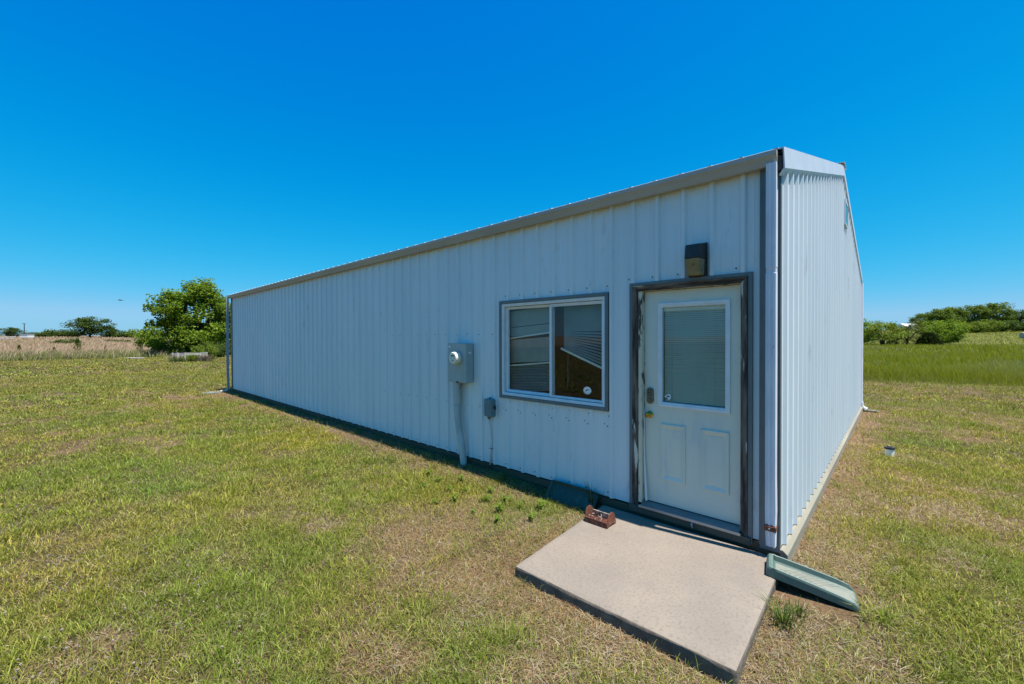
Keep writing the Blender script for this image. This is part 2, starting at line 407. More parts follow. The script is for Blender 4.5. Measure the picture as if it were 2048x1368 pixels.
GREENS = [(0.20, 0.28, 0.016), (0.28, 0.355, 0.026), (0.12, 0.185, 0.012), (0.52, 0.54, 0.12), (0.235, 0.305, 0.022), (0.37, 0.44, 0.075)]
YELLOW = [(0.52, 0.48, 0.11), (0.60, 0.53, 0.17), (0.46, 0.43, 0.085), (0.38, 0.37, 0.07)]
STRAW = [(0.46, 0.37, 0.21), (0.38, 0.29, 0.165), (0.52, 0.45, 0.31), (0.30, 0.22, 0.13), (0.42, 0.36, 0.27)]
RUSSET = [(0.36, 0.23, 0.11), (0.42, 0.29, 0.14), (0.30, 0.19, 0.10)]

def lawn():
    X = []; Y = []; LN = []; WD = []; TL = []; CO = []; AZ = []
    sX = []; sY = []; sL = []; sW = []; sC = []
    bands = [(0.5, 3.2, 1.35, 12500, 0.043, 0.0035, 0.0), (3.2, 5.5, 1.2, 9600, 0.045, 0.0038, 0.0), (5.5, 9, 1.12, 5000, 0.048, 0.0048, 0.0),
             (9, 16, 1.05, 1900, 0.052, 0.0066, 0.0), (16, 30, 1.0, 540, 0.062, 0.0130, 0.0), (30, 66, 0.98, 110, 0.075, 0.030, 0.0),
             (0.5, 9, 1.9, 420, 0.07, 0.012, math.pi), (9, 40, 1.9, 60, 0.09, 0.034, math.pi)]     # behind the camera: what the panes mirror
    for r0, r1, half, dens, ln, wd, trn in bands:
        n = int(dens*half*(r1*r1-r0*r0))
        nc = n//22                                     # tufts
        cx, cy = wedge(nc, r0, r1, half, trn)
        csz = rng.uniform(0.7, 1.5, nc); cbr = rng.uniform(0.52, 1.22, nc); big = rng.rand(nc) < .13; csz = np.where(big, rng.uniform(1.5, 2.2, nc), csz); cbr = np.where(big, rng.uniform(.6, .9, nc), cbr)
        k = rng.randint(0, nc, int(n*0.72))
        tr = 0.030+wd*2.2
        ox = rng.normal(0, tr, len(k))*(1+.5*big[k]); oy = rng.normal(0, tr, len(k))*(1+.5*big[k])
        x1, y1 = cx[k]+ox, cy[k]+oy; a1 = np.arctan2(oy, ox)+rng.normal(0, .6, len(k))
        x2, y2 = wedge(n-len(k), r0, r1, half, trn); a2 = rng.uniform(0, 6.28, len(x2))
        x = np.concatenate([x1, x2]); y = np.concatenate([y1, y2]); a = np.concatenate([a1, a2])
        sz = np.concatenate([csz[k], rng.uniform(0.6, 1.1, len(x2))]); br = np.concatenate([cbr[k], rng.uniform(.7, 1.2, len(x2))]); bg_ = np.concatenate([big[k], np.zeros(len(x2), bool)])
        ok = clear(x, y) & (lawn_far(x, y) < 0.6)
        x, y, a, sz, br, bg_ = x[ok], y[ok], a[ok], sz[ok], br[ok], bg_[ok]
        dr = dryness(x, y)
        g = fbm(x, y, 1.5, 20, 4); g2 = fbm(x, y, 0.33, 25, 3)
        pg = np.clip(0.86+1.1*(g-0.5)+1.5*(g2-0.5)-0.85*dr, 0.06, 0.97)
        pg = np.where(bg_, np.maximum(pg, .75), pg)
        u = rng.rand(len(x))
        keep = rng.rand(len(x)) < np.clip(0.14+1.05*pg, 0, 1)
        x, y, a, sz, pg, u, dr, br = x[keep], y[keep], a[keep], sz[keep], pg[keep], u[keep], dr[keep], br[keep]
        isg = u < pg*0.88
        far = ss(9, 30, np.hypot(x-CAM[0], y-CAM[1]))
        col = np.where(isg[:, None], pal(GREENS, len(x)), pal(YELLOW, len(x)))
        # each stretch of turf has its own hue
        hue = (fbm(x, y, 1.0, 33, 3)-0.5)[:, None]
        col = col*(1+hue*np.array([0.9, 0.25, 0.2]))
        yel = np.array([0.36, 0.31, 0.085])
        mixf = (0.22+0.42*far)[:, None]*np.clip(0.6+2.2*(fbm(x, y, 7.0, 44, 3)-.5), 0, 1)[:, None]
        col = col*(1-mixf)+yel*mixf
        col = col*br[:, None]
        X.append(x); Y.append(y); AZ.append(a); CO.append(col)
        LN.append(ln*sz*rng.uniform(0.6, 1.3, len(x))*(0.75+0.6*pg)); WD.append(wd*rng.uniform(0.7, 1.3, len(x)))
        TL.append(rng.uniform(0.35, 1.45, len(x)))
        # dead blades lying in the turf
        ns = int(n*0.28); x, y = wedge(ns, r0, r1, half, trn)
        ok = clear(x, y) & (lawn_far(x, y) < 0.3); x, y = x[ok], y[ok]
        dr = dryness(x, y); kp = rng.rand(len(x)) < 0.30+0.70*dr
        x, y, dr = x[kp], y[kp], dr[kp]
        if r0 < 9 and not trn:
            n3 = int(n*0.75); xa, ya = wedge(n3, r0, r1, half, trn); ok = clear(xa, ya) & (lawn_far(xa, ya) < 0.3); xa, ya = xa[ok], ya[ok]
            da = dryness(xa, ya); kp = rng.rand(len(xa)) < da**1.5; x = np.concatenate([x, xa[kp]]); y = np.concatenate([y, ya[kp]]); dr = np.concatenate([dr, da[kp]])
        c = pal(STRAW, len(x), .42); rus = (rng.rand(len(x)) < 0.30*ss(.45, .62, fbm(x, y, 1.3, 81, 3))+.10+.35*dr)[:, None]
        c = np.where(rus, pal(RUSSET, len(x), .42), c)
        sX.append(x); sY.append(y); sC.append(c)
        sL.append(ln*rng.uniform(0.7, 2.0, len(x))); sW.append(wd*rng.uniform(0.55, 0.95, len(x)))
    x = np.concatenate(X); y = np.concatenate(Y); n = len(x)
    blade_object('lawn_grass', x, y, gz(x, y)-0.004, np.concatenate(LN), np.concatenate(WD), np.concatenate(AZ), np.concatenate(TL),
                 rng.uniform(0.0, 0.7, n), np.concatenate(CO), M['grass'], 'short mown lawn grass, patchy green and yellow, all round the shed', 'grass')
    x = np.concatenate(sX); y = np.concatenate(sY); n2 = len(x)
    blade_object('dry_thatch', x, y, gz(x, y)+rng.uniform(0.0, 0.014, n2), np.concatenate(sL), np.concatenate(sW), rng.uniform(0, 6.28, n2),
                 rng.uniform(1.55, 2.0, n2), rng.uniform(-0.45, 0.05, n2), np.concatenate(sC), M['straw'], 'dead straw coloured grass lying among the lawn and along the walls', 'dry grass')
    print('lawn blades', n, n2)
lawn()

def clover():
    # pale seed heads scattered over the darker green turf at the left
    n = 15000; x, y = wedge(n, 2.2, 11, 1.2)
    f = ss(0.46, 0.60, fbm(x, y, 1.2, 150, 3))*ss(-0.2, 1.2, (y-1.5)-0.55*(x+3.85))
    ok = clear(x, y) & (rng.rand(n) < f); x, y = x[ok], y[ok]
    V = []; F = []; b = 0
    for px, py, pz in zip(x, y, gz(x, y)):
        r = rng.uniform(0.004, 0.008); hgt = pz+rng.uniform(0.035, 0.06)
        for q in range(2):
            tt = rng.uniform(0, 3.14)
            V += [(px+r*math.cos(tt+k*1.571), py+r*math.sin(tt+k*1.571), hgt+q*0.005+rng.uniform(-.003, .003)) for k in range(4)]
            F.append((b, b+1, b+2, b+3)); b += 4
    me = bpy.data.meshes.new('seed_heads'); me.from_pydata(V, [], F)
    me.materials.append(mat('pale_seed_head', S(142, 130, 118), S(112, 98, 88), 60, 0.9))
    o = bpy.data.objects.new('seed_heads', me); C.objects.link(o)
    tag(o, 'pale clover seed heads sprinkled over the darker turf', 'seed heads', kind='stuff')
clover()

def meadow():
    # tall green grass right of the lawn
    xs = []; ys = []; ww = []; ll = []
    for d0, d1, n, wd in ((9, 20, 120000, 0.0065), (20, 40, 80000, 0.013), (40, 100, 52000, 0.038)):
        d = np.sqrt(rng.uniform(d0*d0, d1*d1, n)); px = rng.uniform(1500, 2450, n)
        lat = (px-1024)/FPX*d
        x = CAM[0]+FW[0]*d+RT[0]*lat; y = CAM[1]+FW[1]*d+RT[1]*lat
        e = lawn_far(x, y)
        ok = (e > 0) & (y < 28) & (x < 118) & (rng.rand(n) < 0.25+0.9*ss(0, 1.0, e))
        x, y, e = x[ok], y[ok], e[ok]
        xs.append(x); ys.append(y); ww.append(wd*rng.uniform(.6, 1.3, len(x)))
        ll.append((0.16+0.38*ss(0.0, 2.5, e))*rng.uniform(.6, 1.25, len(x))*(0.75+.5*fbm(x, y, 4, 201, 3)))
    x = np.concatenate(xs); y = np.concatenate(ys); n = len(x)
    c = pal([(0.24, 0.28, 0.006), (0.31, 0.335, 0.010), (0.18, 0.22, 0.006), (0.38, 0.37, 0.035)], n, .2)
    h = fbm(x, y, 6, 210, 4)
    pale = (ss(.50, .72, h)*(rng.rand(n) < .45))[:, None]
    c = c*(1-pale)+np.array([0.34, 0.34, 0.16])*pale
    tip = (rng.rand(n) < 0.05)[:, None]; c = np.where(tip, np.array([0.42, 0.40, 0.27]), c)
    blade_object('meadow_grass', x, y, gz(x, y)-.02, np.concatenate(ll), np.concatenate(ww), rng.uniform(0, 6.28, n), rng.uniform(.05, .55, n),
                 rng.uniform(0, .6, n), c, M['grass'], 'tall green meadow grass beyond the lawn on the right', 'tall grass')
    d = np.sqrt(rng.uniform(85**2, 230**2, 42000)); px = rng.uniform(1600, 2450, 42000); lat = (px-1024)/FPX*d
    x = CAM[0]+FW[0]*d+RT[0]*lat; y = CAM[1]+FW[1]*d+RT[1]*lat; ok = (y < 40) & (x > 100); x, y = x[ok], y[ok]; n = len(x)
    c = pal([(0.27, 0.29, 0.045), (0.33, 0.34, 0.06), (0.22, 0.25, 0.035), (0.38, 0.37, 0.10)], n, .2)
    c = c*(.75+.5*fbm(x, y, 14, 215, 3))[:, None]
    blade_object('hill_grass', x, y, gz(x, y)-.02, rng.uniform(.25, .6, n), .14*rng.uniform(.6, 1.4, n), rng.uniform(0, 6.28, n), rng.uniform(.2, 1.0, n),
                 rng.uniform(0, .6, n), c, M['grass'], 'pale green grass on the low hill behind the meadow', 'grass')
    # tan prairie grass at the left, with a green fringe along the lawn
    xs = []; ys = []; ww = []
    for d0, d1, n, wd in ((30, 60, 38000, 0.035), (60, 120, 42000, 0.08), (120, 235, 24000, 0.2)):
        d = np.sqrt(rng.uniform(d0*d0, d1*d1, n)); px = rng.uniform(-420, 700, n)
        lat = (px-1024)/FPX*d
        x = CAM[0]+FW[0]*d+RT[0]*lat; y = CAM[1]+FW[1]*d+RT[1]*lat
        ok = (y > 53.2+1.2*(fbm(x, y, 4, 222, 3)-.5)); x, y = x[ok], y[ok]
        xs.append(x); ys.append(y); ww.append(wd*rng.uniform(.6, 1.3, len(x)))
    x = np.concatenate(xs); y = np.concatenate(ys); w_ = np.concatenate(ww); n = len(x)
    fr = 1-ss(4.0, 9.0, y-53.5+2.5*(fbm(x, y, 5, 230, 3)-.5))
    nf = 26000; px = rng.uniform(-420, 640, nf); yy_ = 53.2+rng.uniform(0, 5.0, nf)
    tt_ = (px-1024)/FPX; dd_ = (yy_-CAM[1])/(FW[1]+RT[1]*tt_)
    x = np.concatenate([x, CAM[0]+dd_*(FW[0]+RT[0]*tt_)]); y = np.concatenate([y, yy_]); w_ = np.concatenate([w_, .032*rng.uniform(.6, 1.3, nf)]); n = len(x)
    fr = 1-ss(4.0, 9.0, y-53.5+2.5*(fbm(x, y, 5, 230, 3)-.5))
    u = rng.rand(n)
    isg = u < fr*0.9+0.03
    tanc = pal([(0.42, 0.285, 0.175), (0.50, 0.35, 0.225), (0.36, 0.245, 0.15), (0.55, 0.42, 0.29)], n, .15)
    patch = ss(.52, .7, fbm(x, y/2.5, 9, 241, 3))[:, None]; tanc = tanc*(1-.35*patch)+np.array([0.30, 0.27, 0.12])*.35*patch
    grc = pal([(0.20, 0.23, 0.06), (0.15, 0.19, 0.035), (0.32, 0.31, 0.15), (0.27, 0.27, 0.12)], n, .2)
    c = np.where(isg[:, None], grc, tanc)
    ln = np.where(isg, rng.uniform(.4, .95, n)*(.6+.4*ss(0, 2.5, y-53.5)), rng.uniform(.65, 1.15, n))*(.8+.4*fbm(x, y, 7, 250, 2))
    blade_object('prairie_grass', x, y, gz(x, y)-.02, ln, w_, rng.normal(0.6, .9, n), rng.uniform(.05, .5, n), rng.uniform(.1, .7, n), c, M['straw'],
                 'tall tan prairie grass with a green weedy fringe behind the lawn on the left', 'tall grass')
meadow()

# ------------------------------------------------------------------ the metal shed
shed = empty('metal_shed', (W_/2, L_/2, -0.1), 'long pale ribbed metal shed with a part glazed door and a grey trimmed window', 'shed')

RIB = 0.244
def rib_profile(t0, t1, phase, h=0.027):
    pts = [(t0, 0.0)]
    k = math.floor((t0-phase)/RIB)-1
    while True:
        c = phase+k*RIB; k += 1
        if c > t1+RIB: break
        for o_, hh in ((-.031, 0), (-.0145, h), (.0145, h), (.031, 0), (RIB/2-.045-.010, 0), (RIB/2-.045, .0035), (RIB/2-.045+.010, 0),
                       (RIB/2+.045-.010, 0), (RIB/2+.045, .0035), (RIB/2+.045+.010, 0)):
            if t0+.002 < c+o_ < t1-.002: pts.append((c+o_, hh))
    pts.append((t1, 0.0))
    return sorted(pts)
def insert(pts, t):
    for i in range(len(pts)-1):
        if pts[i][0] < t < pts[i+1][0]:
            f = (t-pts[i][0])/(pts[i+1][0]-pts[i][0])
            pts.insert(i+1, (t, pts[i][1]*(1-f)+pts[i+1][1]*f)); return
def screw(mb, p, nrm, r=0.0062):
    p = Vector(p); nrm = Vector(nrm); a = Vector((0, 0, 1)); b = nrm.cross(a)
    ring = [[p+a*(rr*math.cos(k*math.pi/3))+b*(rr*math.sin(k*math.pi/3))+nrm*hh for k in range(6)] for rr, hh in ((r*1.25, 0.0), (r*1.25, .0015), (r*.8, .002), (r*.7, .006))]
    mb.loft(ring, True, True, 1)

# long wall, facing -x
DO = (0.225, 1.245, 2.205)          # door opening y0,y1,z1
WO = (1.55, 3.055, 0.965, 2.14)      # window opening
ZB, ZT = 0.045, 3.10
mb = MB()
pr = rib_profile(0.12, L_-0.08, 0.022)
for t in (DO[0], DO[1], WO[0], WO[1]): insert(pr, t)
for (ta, ha), (tb, hb) in zip(pr[:-1], pr[1:]):
    mid = (ta+tb)/2
    zs = [(ZB, ZT)]
    if DO[0] < mid < DO[1]: zs = [(DO[2], ZT)]
    if WO[0] < mid < WO[1]: zs = [(ZB, WO[2]), (WO[3], ZT)]
    for z0, z1 in zs: mb.face([(-ha, ta, z0), (-ha, ta, z1), (-hb, tb, z1), (-hb, tb, z0)])
k = 0; y = 0.022+RIB+.055
while y < L_-.1:
    for z, dy in ((1.755, 0), (0.775, 0), (0.085, 0.0)):
        yy = y+dy+random.Random(int(y*100+z*7)).uniform(-.012, .012); zz = z+random.Random(int(y*50+z)).uniform(-.006, .006)
        if DO[0]-.06 < yy < DO[1]+.06: continue
        if WO[0]-.05 < yy < WO[1]+.05 and WO[2]-.06 < zz < WO[3]+.06: continue
        screw(mb, (-0.0005, yy, zz), (-1, 0, 0))
    if 1.45 < y < 3.1:
        screw(mb, (-.0005, y, 2.235), (-1, 0, 0)); screw(mb, (-.0005, y-.02, .885), (-1, 0, 0)); screw(mb, (-.0005, y+.03, .80), (-1, 0, 0))
    if .2 < y < 1.3: screw(mb, (-.0005, y, 2.28), (-1, 0, 0))
    y += RIB
wall = mb.build('wall', [M['panel'], M['screw']], shed); wall['label'] = 'shaded long wall of pale ribbed steel'

# gable wall, facing -y
SL = 0.27
def roof_z(x): return 3.07+SL*min(x, W_-x)
mb = MB()
pr = rib_profile(0.025, W_-0.02, 0.11)
insert(pr, W_/2)
for (ta, ha), (tb, hb) in zip(pr[:-1], pr[1:]):
    mb.face([(ta, -ha, .03), (tb, -hb, .03), (tb, -hb, roof_z(tb)), (ta, -ha, roof_z(ta))])
x = .11+.055
while x < W_-.1:
    for z in (.09, .76, 1.73, 2.7): screw(mb, (x, -.0005, z), (0, -1, 0))
    x += RIB
g = mb.build('wall', [M['panel'], M['screw']], shed); g['label'] = 'sunlit gable wall of ribbed steel'
# far long wall and rear gable
mb = MB()
for (ta, ha), (tb, hb) in zip(pr[:-1], pr[1:]):
    mb.face([(ta, L_+ha, .03), (ta, L_+ha, roof_z(ta)), (tb, L_+hb, roof_z(tb)), (tb, L_+hb, .03)])
pr2 = rib_profile(0.03, L_-.03, .022)
for (ta, ha), (tb, hb) in zip(pr2[:-1], pr2[1:]):
    mb.face([(W_+ha, ta, .03), (W_+hb, tb, .03), (W_+hb, tb, 3.08), (W_+ha, ta, 3.08)])
mb.build('wall', [M['panel']], shed)

# roof with ribs running up the slope
mb = MB()
def roof_pt(side, s, y, h):
    x = -0.085+s if side == 0 else W_+0.085-s
    xx = x if side == 0 else W_-x
    return (x, y, 3.160+SL*xx+h)
pry = rib_profile(-0.02, L_+.03, 0.022, .028)
smax = W_/2+.085
for side in (0, 1):
    for (ta, ha), (tb, hb) in zip(pry[:-1], pry[1:]):
        mb.face([roof_pt(side, 0, ta, ha), roof_pt(side, 0, tb, hb), roof_pt(side, smax, tb, hb), roof_pt(side, smax, ta, ha)])
    mb.face([roof_pt(side, 0.0, -0.02, -.012), roof_pt(side, 0.0, L_+.03, -.012), roof_pt(side, smax, L_+.03, -.012), roof_pt(side, smax, -.02, -.012)])
roof = mb.build('roof', M['roof'], shed)
mb = MB()
zr = 3.160+SL*W_/2
for sgn in (-1, 1):
    mb.hexa([(W_/2, -.05, zr+.045), (W_/2+sgn*.2, -.05, zr-.02+.03), (W_/2+sgn*.2, L_+.05, zr-.02+.03), (W_/2, L_+.05, zr+.045)],
            [(W_/2, -.05, zr+.055), (W_/2+sgn*.2, -.05, zr-.02+.036), (W_/2+sgn*.2, L_+.05, zr-.02+.036), (W_/2, L_+.05, zr+.055)])
mb.build('ridge_cap', M['rake'], roof)

# rake trim: a boxed fascia along each gable slope
def rake(x0, x1, lab=None):
    def zz(x): return 3.085+SL*min(x, W_-x)
    prof = [(0.02, .098), (-.032, .096), (-.040, -.068), (-.004, -.118), (-.002, -.108), (-.030, -.062), (-.024, .086), (0.02, .088)]
    mb = MB()
    mb.loft([[(x0, a, zz(x0)+b) for a, b in prof], [(x1, a, zz(x1)+b) for a, b in prof]], True, True)
    return mb.build('rake_trim', M['rake'], shed)
rake(-0.085, 3.02); rake(3.03, W_/2); rake(W_/2+.004, W_+.07)
mb = MB()      # dark block standing in for the shade inside the open rake end
mb.box(-.08, -.02, -.022, 0.01, 2.99, 3.10)
mb.build('rake_end_shade', M['bronze'], shed)

# gutters
def gutter(flip=False):
    prof = [(0.0, 3.145), (-.006, 3.150), (-.006, 3.06), (-.088, 3.048), (-.112, 3.095), (-.131, 3.118), (-.133, 3.150), (-.122, 3.156), (-.118, 3.148), (-.125, 3.142),
            (-.122, 3.122), (-.104, 3.097), (-.082, 3.055), (-.002, 3.068)]
    dz = -.012
    y0, y1 = 0.012, L_-.04
    mb = MB()
    fx = (lambda x: x-.002) if not flip else (lambda x: W_+.002-x)
    mb.loft([[(fx(a), y0, b+dz) for a, b in prof], [(fx(a), y1, b+dz) for a, b in prof]], True, False)
    for ya, yb in ((y0-.002, y0-.0005), (y1+.0005, y1+.002)):
        e = [(0.0, 3.15), (-.006, 3.06), (-.088, 3.048), (-.112, 3.095), (-.131, 3.118), (-.133, 3.150)]
        mb.loft([[(fx(a), ya, b+dz) for a, b in e], [(fx(a), yb, b+dz) for a, b in e]], True, True)
    return mb.build('gutter', M['gutter'], shed)
gt = gutter(); gutter(True)

# corner trims
mb = MB()
mb.box(-.031, -.027, 0.0, .05, .0, 3.05); mb.box(-.031, -.0275, .05, .135, .0, 3.05); mb.box(-.0275, 0.001, .133, .137, .03, 3.05)
mb.box(-.034, -.0312, .128, .141, .03, 3.04); mb.box(-.0312, .022, -.004, -.0005, .0, 3.06)
mb.build('corner_trim', M['trim'], shed)
mb = MB(); mb.box(-.024, -.001, L_-.085, L_+.004, 0, 3.05); mb.build('corner_trim', M['trim'], shed)
mb = MB(); mb.box(W_-.02, W_+.024, -.004, -.0005, 0.03, 3.06); mb.box(W_+.0205, W_+.024, -.0005, .1, .03, 3.06); mb.build('corner_trim', M['panel'], shed)

# downspouts
def downspout(xa, xb, y0, y1, ztop, zbot, strap=True, label=None, kick=None):
    # fluted box section, outlet at top, crimped at the bottom
    def ring(z, sx=0.0, cr=0.0):
        yc = (y0+y1)/2; hw = (y1-y0)/2*(1-cr); p = []
        n = 9
        pts = [(xb, yc+hw)]
        for i in range(n+1):
            t = -1+2*i/n
            p_ = xa+(0.011 if i % 4 in (1, 2) and 0 < i < n else 0.0)+cr*.02
            pts.append((p_, yc-hw*t*0.94))
        pts += [(xb, yc-hw)]
        return [(a+sx, b, z) for a, b in pts]
    mb = MB()
    zs = [(ztop, 0, .0), (ztop-.02, 0, 0), (2.24, 0, 0), (2.235, .003, .05), (2.20, .003, .05), (2.195, 0, 0)]
    zs += [(1.2, 0, 0), (.62, 0, 0), (.34, .008, -.04), (.235, .004, .02), (.225, .014, .05), (.19, .014, .05), (.18, .006, .03), (.10, .01, .10), (zbot, .014, .14)]
    mb.loft([ring(z, s, c) for z, s, c in zs], True, True)
    o = mb.build('downspout', M['downspout'], shed)
    if strap:
        s = MB(); s.box(xa-.006, xb+.0, y0-.004, y1+.004, .192, .226)
        s.build('strap', M['rust'], o)
        s = MB(); screw(s, (xa-.006, (y0+y1)/2+.004, .21), (-1, 0, 0)); s.m = [0]*len(s.m); s.build('strap_screw', M['sill'], o)
    return o
downspout(-.122, -.068, .010, .083, 3.05, .06, True)
o = downspout(-.165, -.10, L_-.075, L_-.005, 3.06, .0, False)
o.data.materials[0] = mat('shaded_downspout_steel', (.30, .32, .37), (.25, .27, .32), 5, .5)  # darker copy of the downspout steel, its shade put into the colour
s = MB(); s.tube([(-.13, L_-.04, .05), (-.14, L_-.02, -.01), (-.20, L_+.04, -.03), (-.32, L_+.08, -.045)], [.042, .045, .045, .045], 10)
s.build('elbow', M['pvc_white'], o)
s = MB(); s.tube([(W_+.07, -.02, 3.0), (W_+.07, -.02, .1)], .035, 8); o = s.build('downspout', M['downspout'], shed)
s = MB(); s.tube([(W_+.07, -.02, .12), (W_+.07, -.03, .03), (W_+.075, -.06, -.02), (W_+.09, -.12, -.05)], .05, 10); s.build('elbow', M['pvc_white'], o)

# skirting boards
mb = MB()
segs = [(-.0, 4.3), (4.305, 8.9), (8.905, L_)]
for a, b in segs:
    mb.box(-.014, .02, a, b, -.050, .030); mb.box(-.018, .02, a+.0, b, -.24, -.060)
mb.build('skirting_board', M['skirt'], shed, bevel=.003)
mb = MB()
for a, b in ((-.02, 2.1), (2.11, 5.0), (5.008, W_+.03)):
    mb.hexa([(a, -.062, -.2), (b, -.062, -.2), (b, -.001, -.2), (a, -.001, -.2)], [(a, -.055, -.005), (b, -.055, -.005), (b, -.022, .024), (a, -.022, .024)])
    mb.box(a, b, -.0218, -.0012, -.2, .0238)
mb.build('skirting_board', M['skirt_pale'], shed, bevel=.003)

# ---- door
mb = MB()
mb.box(-.030, .0, .192, .226, .0, 2.236); mb.box(-.030, .0, 1.243, 1.277, .0, 2.236); mb.box(-.030, .0, .2262, 1.2428, 2.204, 2.236)
dt = mb.build('door_trim', M['trim'], shed, bevel=.003)
mb = MB()
prof = [(-.040, 0), (-.036, .012), (-.030, .030), (-.022, .052), (.03, .054), (.03, 0)]   # moulded casing section
def casing_v(ya, sgn, z0, z1):
    mb.loft([[(a, ya+sgn*b, z0) for a, b in prof], [(a, ya+sgn*b, z1-(b if True else 0)) for a, b in prof]], True, True)
casing_v(.228, 1, .02, 2.202); casing_v(1.241, -1, .05, 2.202)
fr = mb.build('door_frame', M['wood'], shed)
mb = MB()
mb.loft([[(a-.001, .228+b+.001, 2.202-b) for a, b in prof], [(a-.001, 1.241-b-.001, 2.202-b) for a, b in prof]], True, True)
h = mb.build('head_casing', M['wood_h'], fr)
mb = MB(); mb.box(-.018, .09, 1.150, 1.186, .09, 2.148); mb.box(-.018, .09, .283, .262, .09, 2.148)
mb.build('jamb', M['jamb'], fr)
mb = MB(); mb.box(-.016, .09, .2632, 1.1858, 2.1485, 2.17); mb.build('head_jamb', M['jamb'], fr)
mb = MB()           # weatherstrip that has come loose at the latch side
mb.tube([(.020, 1.146, 1.0), (.020, 1.144, .62), (.014, 1.135, .42), (.0, 1.118, .24), (-.010, 1.108, .12)], [.005, .007, .009, .011, .012], 6)
mb.build('loose_weatherstrip', M['vinyl'], fr)

DX = .042
door = MB()
dy0, dy1, dz0, dz1 = .272, 1.146, .108, 2.145
# slab with a hole for the light
ly0, ly1, lz0, lz1 = .415, .975, 1.085, 1.985
for (a, b, c, d) in ((dy0, ly0, dz0, dz1), (ly1, dy1, dz0, dz1), (ly0, ly1, dz0, lz0), (ly0, ly1, lz1, dz1)):
    door.box(DX, DX+.044, a, b, c, d)
dr = door.build('door', M['door'], shed)
def ring_rect(mb, levels):
    rings = [[(x, a, c), (x, b, c), (x, b, d), (x, a, d)] for x, a, b, c, d in levels]
    mb.loft(rings, True, False)
    mb.face(rings[-1])
for ya, yb in ((.378, .618), (.750, .985)):
    z0, z1 = .338, .882; pm = MB()
    ring_rect(pm, [(DX-.0005, ya, yb, z0, z1), (DX-.015, ya+.006, yb-.006, z0+.006, z1-.006), (DX-.015, ya+.016, yb-.016, z0+.016, z1-.016), (DX-.0012, ya+.046, yb-.046, z0+.05, z1-.05),
                   (DX-.0012, ya+.049, yb-.049, z0+.053, z1-.053), (DX-.004, ya+.053, yb-.053, z0+.057, z1-.057)])
    pm.build('raised_panel', M['door'], dr)
mb = MB()
fo = (.372, 1.012, 1.040, 2.030); fi = (.418, .968, 1.088, 1.982)
def frame_rect(mb, fo, fi, x0, xm, x1):
    a, b, c, d = fo; e, f_, g_, h_ = fi
    def r(i, x): return [(x, a+(e-a)*i, c+(g_-c)*i), (x, b+(f_-b)*i, c+(g_-c)*i), (x, b+(f_-b)*i, d+(h_-d)*i), (x, a+(e-a)*i, d+(h_-d)*i)]
    mb.loft([r(0, x0), r(.08, xm), r(.55, xm), r(.62, xm+.005), r(.9, xm+.006), r(1, x1)], True, False)
frame_rect(mb, fo, fi, DX-.0005, DX-.016, DX+.012)
dw = mb.build('door_window', M['vinyl'], dr)
mb = MB(); mb.face([(DX+.012, fi[0], fi[2]), (DX+.012, fi[1], fi[2]), (DX+.012, fi[1], fi[3]), (DX+.012, fi[0], fi[3])]); mb.build('pane', M['glass'], dw)
def slats(mb, y0, y1, z_of, n, x, depth=.021, tilt=62, th=.0008):
    c, s_ = math.cos(R(tilt))*depth/2, math.sin(R(tilt))*depth/2
    for i in range(n):
        za, zb = z_of(i)
        jit = random.Random(i*7+n).uniform(-.0008, .0008)
        mb.face([(x-c, y0, za-s_+jit), (x-c, y1, zb-s_-jit), (x, y1, zb-jit+.001), (x, y0, za+jit+.001)])
        mb.face([(x, y0, za+jit+.001), (x, y1, zb-jit+.001), (x+c, y1, zb+s_-jit), (x+c, y0, za+s_+jit)])
mb = MB()
ns = 49; zt = 1.945; dzs = (zt-1.085)/ns
slats(mb, .425, .962, lambda i: (zt-i*dzs, zt-i*dzs+.0004*math.sin(i)), ns, DX+.034, .0203, 53)
bl = mb.build('window_blind', M['blind'], dr)
mb = MB(); mb.box(DX+.019, DX+.042, .421, .966, 1.950, 1.981); mb.build('head_rail', M['blind_rail'], bl)
mb = MB()
for yy in (.505, .885): mb.tube([(DX+.021, yy, 1.95), (DX+.0215, yy+.001, 1.09)], .0012, 5)
mb.build('ladder_cord', M['cord'], bl)
mb = MB()          # dark backing added so that no daylight is seen through the door
mb.box(DX+.0475, DX+.049, .40, .99, 1.06, 2.0); mb.build('blackout_backing', M['bronze'], dw)
# sticker on the door glass: a rounded white emblem
def blob(mb, x, cy, cz, pts, mi=0): mb.face([(x, cy+a, cz+b) for a, b in pts], mi)
mb = MB(); xs_ = DX+.0105
blob(mb, xs_, .922, 1.135, [(.030, -.004), (.036, .004), (.024, .010), (.010, .014), (.002, .026), (-.012, .030), (-.026, .018), (-.028, -.004), (-.020, -.020), (-.006, -.028), (.006, -.022), (-.004, -.010), (.012, -.004)])
blob(mb, xs_-.0006, .922, 1.135, [(.016, .000), (.006, .008), (-.006, .016), (-.018, .008), (-.016, -.002), (-.004, .002), (.004, -.002)], 1)
mb.build('sticker', [M['sticker'], M['ink']], dw)
